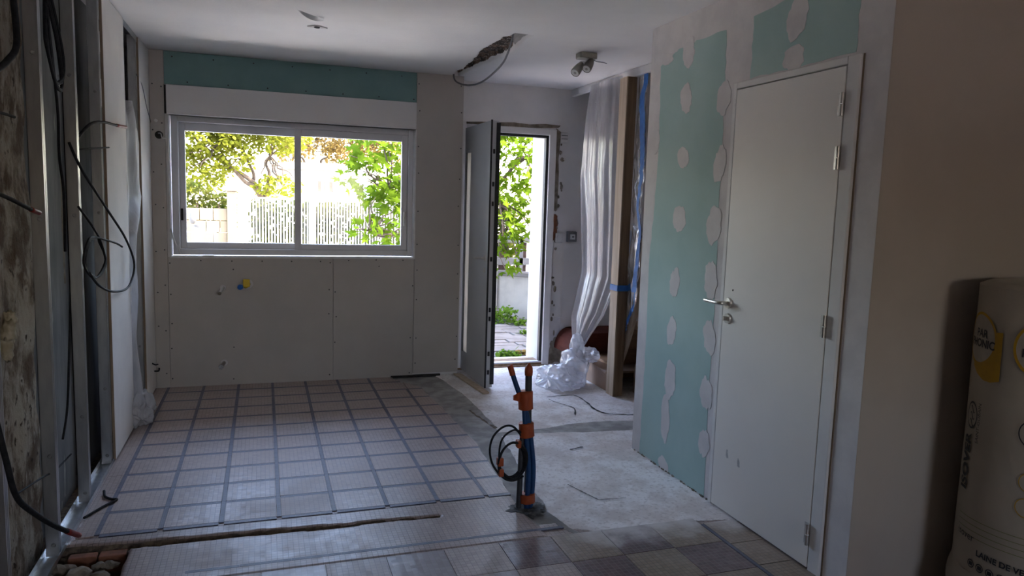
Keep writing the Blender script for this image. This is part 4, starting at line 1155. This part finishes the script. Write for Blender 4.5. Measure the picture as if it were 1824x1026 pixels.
for s0 in (.115, .375):
    pdisc(s0, 1.035, .088, .098, 'roll_yellow', 'logo_ring')
    pdisc(s0, 1.035, .0, .088, 'roll_white', 'logo_disc', .0030)
    outer = [(.120, 1.075), (.122, 1.0), (.123, .90), (.085, .888), (.05, .888), (.005, .905), (-.03, .93)]
    def swoosh(u, v, s0=s0):
        a = math.radians(22 - 132 * u)
        q = u * 6; k = min(5, int(q)); f = q - k
        os_, oz = outer[k][0] * (1 - f) + outer[k + 1][0] * f, outer[k][1] * (1 - f) + outer[k + 1][1] * f
        return wrap(s0 + .096 * math.cos(a) * (1 - v) + os_ * v, (1.035 + .096 * math.sin(a)) * (1 - v) + oz * v)
    obj('logo_swoosh', B().grid(swoosh, 36, 5), M['roll_yellow'], ro)
    ptext('PAR', s0 + .012, 1.055, .042, 'roll_black', bold=.0009)
    ptext('PHONIC', s0 + .012, 1.018, .042, 'roll_black', bold=.0009)
pdisc(.115, .745, .033, .038, 'roll_black', 'emblem_ring', rys=1.35)
for k in range(3):
    obj('emblem_stroke', B().grid(lambda u, v: wrap(.095 + .04 * u + .004 * v, .715 + .025 * k + .012 * math.sin(6 * u) + .005 * v), 10, 1), M['roll_black'], ro)
ptext('ISOVER', .108, .565, .066, 'roll_black', PI / 2, bold=.0022)
ptext('SAINT-GOBAIN', .165, .725, .022, 'roll_black', PI / 2)
pdisc(.375, .745, .047, .051, 'roll_black', 'print_ring')
pdisc(.375, .575, .032, .035, 'roll_yellow', 'print_ring')
pdisc(.372, .485, .032, .035, 'roll_yellow', 'print_ring')
for k in range(4):
    z_ = .365 - .022 * k
    obj('print_line', B().grid(lambda u, v: wrap(.10 + .32 * u, z_ + .012 * u + .0022 * v), 30, 1), M['roll_green'], ro)
ptext('isover', .155, .300, .040, 'roll_black')
ptext('LAINE DE VERRE', .33, .255, .030, 'roll_black', bold=.0009)
for k in range(4):
    pdisc(.20 + .04 * k, .205, .012, .0155, 'roll_black', 'print_icon')
    obj('icon_bar', B().grid(lambda u, v: wrap(.192 + .04 * k + .016 * u, .198 + .014 * v), 3, 2), M['roll_black'], ro)

# ================================================================== OUTDOORS
GZ = -.14
tag(obj('ground', B().box(-30, 6.28, GZ - .1, 40, 60, GZ), M['ground']), 'garden ground outside the house', kind='structure')
M['bounce_slab'] = pm('pale concrete terrace', (.78, .765, .74), (.72, .705, .68), 2, .9, .2, 20)
tag(obj('bounce_slab', B().box(-8, 6.285, GZ, 1.48, 9.6, GZ + .03), M['bounce_slab']), 'added pale terrace under the window', kind='structure')  # unseen pale slab added to bounce daylight up onto the ceiling
tag(obj('rear_ground', B().box(-30, -40, GZ - .1, 40, -3.62, GZ), M['ground']), 'unseen ground added behind the house for bounced light', kind='structure')  # added so sunlight bounces up through the rear window onto the walls
# white reveal of the front wall right of the door
obj('outer_reveal', B().box(2.42, 6.26, -.13, 2.452, 6.61, 2.14), M['reveal'], we)
tag(obj('shade_block', B().box(5.2, 6.4, GZ, 9, 12.5, 3.0).prism([(5.0, 3.0), (9.2, 3.0), (9.2, 3.12), (5.0, 3.12)], 'y', 6.3, 12.7), M['render_white']), 'garage added out of view to shade the garden path', kind='structure')  # unseen volume added to cast shade over the path
# paving
pv = thing('path', 'path of weathered grey paving stones outside the front door', None, (2.6, 8, GZ), kind='structure')
random.seed(4)
y = 6.62
row = 0
while y < 9.6:
    dy = random.uniform(.15, .24)
    x = 1.5 + (row % 2) * .23
    while x < 4.0:
        dx = random.uniform(.38, .58)
        sk = random.uniform(-.01, .01)
        obj('paving_stone', B().prism([(x + .008, y + .008 + sk), (x + dx - .008, y + .008 - sk), (x + dx - .008, y + dy - .008), (x + .008, y + dy - .008)], 'z', GZ - .01, GZ + .03 + random.uniform(-.006, .006)), M['paving'], pv, bevel=.005)
        x += dx
    y += dy
    row += 1
def leaf_poly(L, W, lobes=1):
    """outline of one leaf lying in xy, growing along +y"""
    if lobes == 1:
        return [(0, 0), (W * .5, L * .35), (W * .42, L * .7), (0, L), (-W * .42, L * .7), (-W * .5, L * .35)]
    pts_ = [(0, 0)]
    for k, (a, rr) in enumerate([(-100, .45), (-75, .30), (-52, .85), (-28, .42), (0, 1.0), (28, .42), (52, .85), (75, .30), (100, .45)]):
        a = math.radians(a)
        pts_.append((math.sin(a) * rr * W, L * .12 + math.cos(a) * rr * L * .88))
    return pts_[::-1] if False else pts_
def leaf_mesh_into(bb, pos, L, W, lobes, rnd):
    pl = leaf_poly(L, W, lobes)
    yaw_ = rnd.uniform(0, 2 * PI); pit = rnd.gauss(-.5, .5); rl = rnd.gauss(0, .5)
    mx = Matrix.Rotation(yaw_, 3, 'Z') @ Matrix.Rotation(pit, 3, 'X') @ Matrix.Rotation(rl, 3, 'Y')
    vs_ = [Vector(pos) + mx @ Vector((p[0], p[1], -.12 * abs(p[0]))) for p in pl]
    c_ = Vector(pos) + mx @ Vector((0, L * .4, 0))
    n = len(vs_)
    bb.add(vs_ + [c_], [(i, (i + 1) % n, n) for i in range(n)])
def weeds(label, x, y, r_, n, h):
    rd = random.Random(int(x * 100 + y * 10))
    o = thing('weed_clump', label, 'weed', (x, y, GZ + .03), 'weeds on the path')
    bb = B()
    for k in range(n):
        a = rd.uniform(0, 2 * PI); q = r_ * math.sqrt(rd.random())
        leaf_mesh_into(bb, (x + q * math.cos(a), y + q * math.sin(a), GZ + .03 + h * rd.random()), .07, .035, 1, rd)
    tag(obj('leaves', bb, M['leaf_weed'], o), None, kind='stuff')
    return o
weeds('green weed clump growing on the path close to the doorstep', 2.42, 7.15, .12, 120, .05)
weeds('taller weeds at the foot of the pale wall beyond the path', 3.02, 9.25, .22, 260, .20)
weeds('weed tuft in the middle of the path', 3.05, 8.3, .10, 50, .05)
weeds('weed tuft by the right side of the path', 3.2, 9.0, .12, 70, .08)
dl = B(); rd = random.Random(5)
for k in range(40): leaf_mesh_into(dl, (2.55 + rd.uniform(-.12, .12), 7.22 + rd.uniform(-.06, .06), GZ + .05), .07, .05, 1, rd)
tag(obj('dead_leaves', dl, M['leaf_brown']), 'brown dead leaves on the path beside the near weeds', 'leaves', kind='stuff')
# low curved garden wall with coping and railing
gw = thing('garden_wall', 'low curved white garden wall at the end of the path', 'garden wall', (3.3, 9.5, GZ))
arc = [(3.08 + .9 * s_, 9.75 - .55 * s_ - .35 * s_ * s_) for s_ in np.linspace(0, 1, 9)]
P = [(p[0], p[1]) for p in arc] + [(p[0] + .08, p[1] + .16) for p in arc[::-1]]
obj('wall_body', B().prism(P, 'z', GZ, .47), M['render_white'], gw)
P = [(p[0] - .02, p[1] - .03) for p in arc] + [(p[0] + .10, p[1] + .19) for p in arc[::-1]]
obj('coping', B().prism(P, 'z', .47, .53), M['paving'], gw, bevel=.01)
tag(obj('gate_panel', B().box(2.72, 9.72, GZ, 3.08, 9.77, .70).box(2.70, 9.70, GZ, 2.74, 9.78, .74).box(3.05, 9.70, GZ, 3.09, 9.78, .74), M['render_white']), 'pale panel beside the low curved garden wall', 'panel')
rl = thing('garden_railing', 'white garden railing with brown boards above the curved wall', 'railing', (3.5, 9.9, .5))
for k in range(5):
    obj('board', B().box(3.18 + .27 * k, 9.95, .50, 3.33 + .27 * k, 9.98, .98), M['shutter_red'], rl)
obj('rail', B().box(3.0, 9.90, .60, 4.4, 9.94, .70), M['fence_white'], rl)
obj('rail', B().box(3.0, 9.90, .92, 4.4, 9.94, 1.0), M['fence_white'], rl)
for k in range(4): obj('post', B().box(3.06 + .42 * k, 9.90, .45, 3.11 + .42 * k, 9.95, 1.02), M['fence_white'], rl)
# slatted fence beyond the window
slat_me = mesh_of('slat', B().box(-.0135, -.012, -.68, .0135, .012, .68), M['fence_white'])
def fence(name, label, cat, x0, x1, ztop, posts):
    o = thing(name, label, cat, ((x0 + x1) / 2, 13, GZ))
    n = int((x1 - x0) / .048)
    for k in range(n):
        inst('slat', slat_me, o, (x0 + .024 + k * (x1 - x0) / n, 13.0, ztop - .71))
    obj('top_rail', B().box(x0, 12.98, ztop - .03, x1, 13.02, ztop), M['fence_green'], o)
    obj('bottom_rail', B().box(x0, 12.98, GZ + .03, x1, 13.02, GZ + .1), M['fence_green'], o)
    obj('mid_rail', B().box(x0, 13.012, .45, x1, 13.03, .52), M['fence_green'], o)
    for px_, w_ in posts: obj('post', B().box(px_ - w_, 12.97, GZ, px_ + w_, 13.03, ztop + .01), M['fence_green'], o)
fence('slat_fence', 'white slatted fence panel beside the cream pillar', 'fence', -.37, .74, 1.45, [(-.385, .02)])
fence('slat_gate', 'white slatted gate right of the greenish post, partly behind fig leaves', 'gate', .82, 3.6, 1.43, [(.78, .045)])
tag(obj('garden_pillar', B().box(-.56, 12.9, GZ, -.415, 13.1, 1.53).box(-.575, 12.885, 1.53, -.40, 13.115, 1.56), M['render_yellow'], bevel=.01), 'cream pillar between the low wall and the slatted fence', 'pillar')
tag(obj('garden_pillar', B().box(-1.45, 12.9, GZ, -1.19, 13.1, 1.42).box(-1.465, 12.885, 1.42, -1.175, 13.115, 1.45), M['render_yellow'], bevel=.01), 'cream pillar at the left edge of the window view', 'pillar')
lw = thing('block_wall', 'low cream block wall beyond the window', 'garden wall', (-1.0, 13, GZ))
for r_ in range(7):
    for k in range(3):
        xa = -1.19 + .21 * k + (.1 if r_ % 2 else 0) - (.1 if (r_ % 2 and k == 0) else 0)
        xb = min(-.56, -1.19 + .21 * (k + 1) + (.1 if r_ % 2 else 0))
        if xb - xa > .03: obj('block', B().box(xa + .004, 12.94 + .004 * ((k + r_) % 2), GZ + .198 * r_ + .004, xb - .004, 13.06, GZ + .198 * (r_ + 1) - .004), M['render_yellow'], lw, bevel=.006)
obj('block', B().box(-3.5, 12.94, GZ, -1.45, 13.06, 1.25), M['render_yellow'], lw)
gp = thing('garden_post', 'small white post with a knob in front of the block wall', 'post', (-.86, 11.0, GZ))
obj('shaft', B().tube([(-.86, 11, GZ), (-.86, 11, 1.03)], .04, 12), M['fence_white'], gp)
obj('knob', B().lathe([(.02, 0), (.045, .04), (.05, .08), (.03, .14), (.01, .2)], (-.92, 11, 1.06), (0, 0, 1), 12), M['paving'], gp, smooth=True)
obj('cap', B().lathe([(.05, 0), (.05, .03)], (-.86, 11, 1.02), (0, 0, 1), 12), M['paving'], gp)
# house behind
ho = thing('neighbour_house', 'white house with brown windows behind the slatted fence', 'house', (2.5, 28, GZ))
obj('wall', B().box(.5, 26, GZ, 3.3, 32, 2.40), M['render_white'], ho)
obj('side_wing', B().box(3.3, 26.2, GZ, 6.5, 32, 1.5), M['render_white'], ho)
obj('roof', B().prism([(.3, 2.40), (3.5, 2.40), (3.1, 2.62), (.7, 2.62)], 'y', 25.8, 32.2), M['render_white'], ho)
obj('wing_roof', B().prism([(3.25, 1.42), (4.7, 1.42), (3.25, 2.0)], 'y', 26.0, 32.2), M['roof'], ho)
for x in (1.78, 2.16):
    f_ = obj('window', B().box(x, 25.96, 1.68, x + .24, 26.02, 2.02), M['shutter_red'], ho)
    obj('pane', B().box(x + .10, 25.95, 1.70, x + .20, 25.965, 2.0), M['board_white'], f_)

# ---- trees
def branch(bb, a, c_, r0, r1, rd, wob=.06, n=5):
    a, c_ = Vector(a), Vector(c_)
    L = (c_ - a).length
    pts_ = [a.lerp(c_, k / n) + Vector((rd.uniform(-1, 1), rd.uniform(-1, 1), rd.uniform(-1, 1))) * wob * L * (0 < k < n) for k in range(n + 1)]
    P = spl(pts_, 3)
    bb.tube(P, [r0 + (r1 - r0) * i / (len(P) - 1) for i in range(len(P))], 7)
    return P
def tree(name, label, cat, base_, forks, blobs, leafmat_, nleaf, L, W, lobes, seed, singles=0, r0=.1, twig=.02, group=None):
    rd = random.Random(seed)
    o = thing(name, label, cat, base_, group)
    tb = B()
    branch(tb, base_, forks[0], r0, r0 * .7, rd)
    ends = []
    for e in forks[1:]:
        branch(tb, forks[0], e, r0 * .6, r0 * .22, rd); ends.append(e)
    for (c_, rr) in blobs:
        e = min(ends or [forks[0]], key=lambda q: (Vector(q) - Vector(c_)).length)
        for k in range(6):
            t_ = Vector(c_) + Vector((rd.gauss(0, .45) * rr[0], rd.gauss(0, .45) * rr[1], rd.gauss(0, .45) * rr[2]))
            branch(tb, e, t_, twig, twig * .3, rd, .08)
    obj('trunk', tb, M['bark'], o, smooth=True)
    vol = [r_[0] * r_[1] * r_[2] for _, r_ in blobs]
    fb = B()
    spots = []
    for k in range(nleaf):
        c_, rr = rd.choices(blobs, vol)[0]
        while True:
            p = Vector((rd.uniform(-1, 1), rd.uniform(-1, 1), rd.uniform(-1, 1)))
            if p.length < 1 and (p.length > .25): break
        q = Vector((c_[0] + p.x * rr[0], c_[1] + p.y * rr[1], c_[2] + p.z * rr[2]))
        # clump
        if mnoise.noise(q * (1.6 / max(rr[0], .4)) * 1.5 + Vector((seed, 0, 0))) < -.12: continue
        spots.append(q)
    if singles:
        spots.sort(key=lambda q: q.y)
        bb = B(); leaf_mesh_into(bb, (0, 0, 0), L, W, lobes, random.Random(1))
        lm = mesh_of('leaf', bb, leafmat_)
        for q in spots[:singles]:
            s_ = rd.uniform(.7, 1.25)
            l_ = inst('leaf', lm, o, q, (rd.gauss(0, .5), rd.gauss(0, .5), rd.uniform(0, 2 * PI)))
            l_.scale = (s_, s_, s_)
        spots = spots[singles:]
    for q in spots:
        s_ = rd.uniform(.7, 1.25)
        leaf_mesh_into(fb, q, L * s_, W * s_, lobes, rd)
    tag(obj('foliage', fb, leafmat_, o), None, kind='stuff')
    return o
tree('fig_tree', 'fig tree with big bright leaves between window and front door', 'tree', (2.25, 9.7, GZ), [(2.25, 9.7, .7), (1.5, 9.3, 1.6), (3.1, 9.6, 1.5), (2.2, 9.4, 2.2), (1.25, 9.1, 1.1), (3.4, 9.5, 2.1)],
     [((1.50, 9.1, 2.0), (.55, .6, .75)), ((1.50, 9.0, 1.35), (.40, .4, .45)), ((1.15, 8.9, 1.12), (.28, .2, .14)), ((1.15, 9.1, 1.75), (.30, .3, .30)), ((1.65, 9.1, 1.0), (.25, .3, .25)),
      ((3.2, 9.5, 2.0), (.8, .7, .75)), ((3.05, 9.3, 1.25), (.45, .5, .5)), ((3.0, 9.2, .75), (.28, .3, .22)), ((2.2, 9.4, 2.6), (1.1, .7, .7))],
     M['leaf_fig'], 3600, .15, .10, 5, 3, singles=280, r0=.07, twig=.014)
tree('garden_tree', 'leafy tree with forked dark trunk behind the low wall', 'tree', (.0, 17.5, GZ), [(.0, 17.5, 1.35), (-.35, 17.3, 2.3), (.15, 17.3, 2.35), (-.9, 17, 2.5), (-1.6, 17.2, 3.0)],
     [((-1.3, 17, 2.9), (1.0, .9, .75)), ((-.4, 17.2, 3.2), (1.1, 1, .7)), ((-1.3, 17, 2.0), (.7, .6, .5)), ((.35, 17.2, 2.9), (.7, .8, .55)), ((-.5, 17, 2.3), (.4, .5, .35)), ((-2.6, 17, 2.6), (1.0, .9, 1.2)), ((.3, 17.2, 1.7), (.55, .5, .28))],
     M['leaf_tree'], 20000, .105, .07, 1, 8, r0=.10, twig=.02)
tree('garden_tree', 'brownish tree rising behind the white house', 'tree', (2.2, 34.0, GZ), [(2.2, 34, 2.2), (1.5, 34, 3.6), (2.8, 34, 3.6), (4.4, 34, 3.6)],
     [((1.9, 34, 4.2), (1.7, 1.2, 1.0)), ((3.6, 34, 4.0), (1.6, 1.2, 1.4)), ((1.0, 34, 3.2), (.8, .8, .5)), ((5.6, 34, 4.4), (2.0, 1.2, 1.6))],
     M['leaf_brown'], 12000, .17, .09, 1, 12, r0=.14, twig=.035)
hd_ = B(); rd = random.Random(21)
for k in range(3200):
    x = rd.uniform(-4.0, -.48); zt = 1.62 + .10 * math.sin(3 * x) + .06 * math.sin(9 * x)
    leaf_mesh_into(hd_, (x, 14.6 + rd.uniform(-.3, .5), rd.uniform(.9, zt)), .10, .06, 1, rd)
h_o = thing('hedge', 'dark clipped hedge above the low block wall', 'hedge', (-2, 14.7, GZ))
tag(obj('leaves', hd_, M['leaf_hedge'], h_o), None, kind='stuff')
hb = B()
for k in range(10): hb.tube([(-3.8 + .37 * k, 14.8, GZ), (-3.8 + .37 * k + .05, 14.8, 1.3)], .025, 6)
obj('stems', hb, M['bark'], h_o)

hf = B(); rd = random.Random(33)  # hedge added as a dark backing so the slat gaps stand out
for k in range(6500):
    x = rd.uniform(-.2, 5.0)
    leaf_mesh_into(hf, (x, 14.3 + rd.uniform(-.2, .3), rd.uniform(GZ, 1.40 + .02 * math.sin(4 * x))), .12, .08, 1, rd)
h_f = thing('hedge', 'dark hedge added behind the slatted fence to darken its gaps', 'hedge', (2.3, 14.4, GZ))
tag(obj('leaves', hf, M['leaf_hedge'], h_f), None, kind='stuff')
hb = B()
for k in range(14): hb.tube([(-.2 + .37 * k, 14.4, GZ), (-.2 + .37 * k + .05, 14.4, 1.1)], .025, 6)
obj('stems', hb, M['bark'], h_f)
